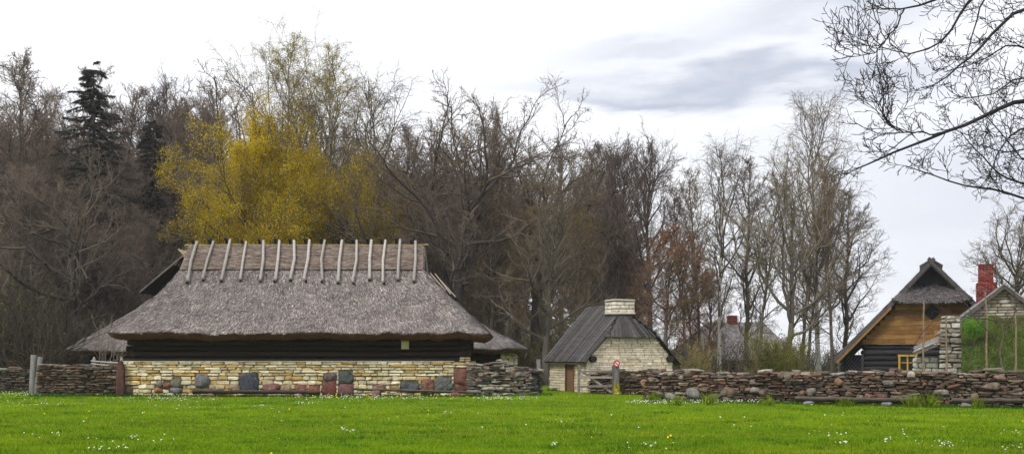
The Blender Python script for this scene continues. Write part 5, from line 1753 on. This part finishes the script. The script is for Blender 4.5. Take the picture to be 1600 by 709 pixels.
R3[:, -2] *= 1.5; R3[:, -1] = .002
V, Q = tubes(P3, R3, 4); cg.add(V, Q, None, (.035, .03, .034), 0)
cg.build('crown', M_TWIG, near, True)

# ------------------------------------------------------------------ espalier stakes and a bare vine in front of the cellar
for px, yt, D, lab in ((1443, 468, 35.2, 'thin stake before the golden gable, tallest of the row'), (1479, 498, 35.0, 'thin stake against the white cellar wall end'), (1541, 455, 34.6, 'thin stake rising past the eave of the right stone house'), (1587, 492, 34.3, 'thin stake before the turf bank at the right edge')):
    h = EYE + (HZ - yt) / F * D
    g = Geo()
    zz = np.linspace(0, h, 7)
    tube(g, np.stack([rng.normal(0, .012, 7), rng.normal(0, .012, 7), zz], 1), np.linspace(.042, .026, 7), 7, (.24, .17, .12))
    o = g.build('garden_stake', M_LOGV, None, True)
    o.location = (gx(px, D), D, 0)
    tag(o, lab, 'stake', 'stakes behind the long wall')
vn = thing('vine', 'bare vine trained sideways along the stakes before the turf bank', 'vine', (gx(1560, 34.3), 34.3, 0))
O = np.array((gx(1560, 34.3), 34.3, 0))
g = Geo()
Vp = np.array([[at(px, py, 34.3) - O for px, py in ((1566, 578), (1562, 550), (1568, 520), (1564, 502))]])
tube(g, Vp[0], (.035, .03, .028, .024), 7, (.10, .08, .065))
g.build('trunk', M_BARK, vn, True)
g = Geo()
B_ = [[(1564, 502), (1540, 498), (1515, 496), (1490, 493), (1472, 492)], [(1564, 502), (1580, 503), (1600, 500), (1630, 498), (1660, 497)], [(1562, 540), (1548, 520), (1530, 505), (1512, 478), (1500, 462)], [(1566, 520), (1585, 490), (1590, 470), (1580, 452), (1560, 440)], [(1480, 495), (1460, 500), (1440, 520), (1425, 545), (1418, 560)]]
P = np.array([[at(px, py, 34.3) - O for px, py in b] for b in B_])
Rr = np.tile(np.linspace(.022, .009, 5), (5, 1))
V, Q = tubes(P, Rr, 6); g.add(V, Q, None, (.085, .07, .06))
P1, R1 = kids(P, Rr, 12, .1, 60, 15, lambda u, pl: .55 - .2 * u, 6, .12, .2, .01, .006)
V, Q = tubes(P1, R1, 4); g.add(V, Q, None, (.10, .08, .07))
P2, R2 = kids(P1, R1, 3, .2, 50, 15, con(.4), 4, .1, .2, .01, .004)
V, Q = tubes(P2, R2, 3); g.add(V, Q, None, (.11, .09, .075))
g.build('crown', M_TWIG, vn, True)

# ------------------------------------------------------------------ thin spring haze in the air
hm = bpy.data.materials.new('haze')
hm.use_nodes = True
hN = hm.node_tree.nodes
hN.remove(hN['Principled BSDF'])
pv = hN.new('ShaderNodeVolumePrincipled')
pv.inputs['Color'].default_value = (.93, .94, 1, 1)
pv.inputs['Density'].default_value = .00036
pv.inputs['Anisotropy'].default_value = .2
hm.node_tree.links.new(pv.outputs[0], hN['Material Output'].inputs['Volume'])
g = Geo()
g.box((0, 720, 22), (1450, 800, 23.2))
tag(g.build('haze', hm), kind='stuff')
SC.cycles.volume_bounces = 0
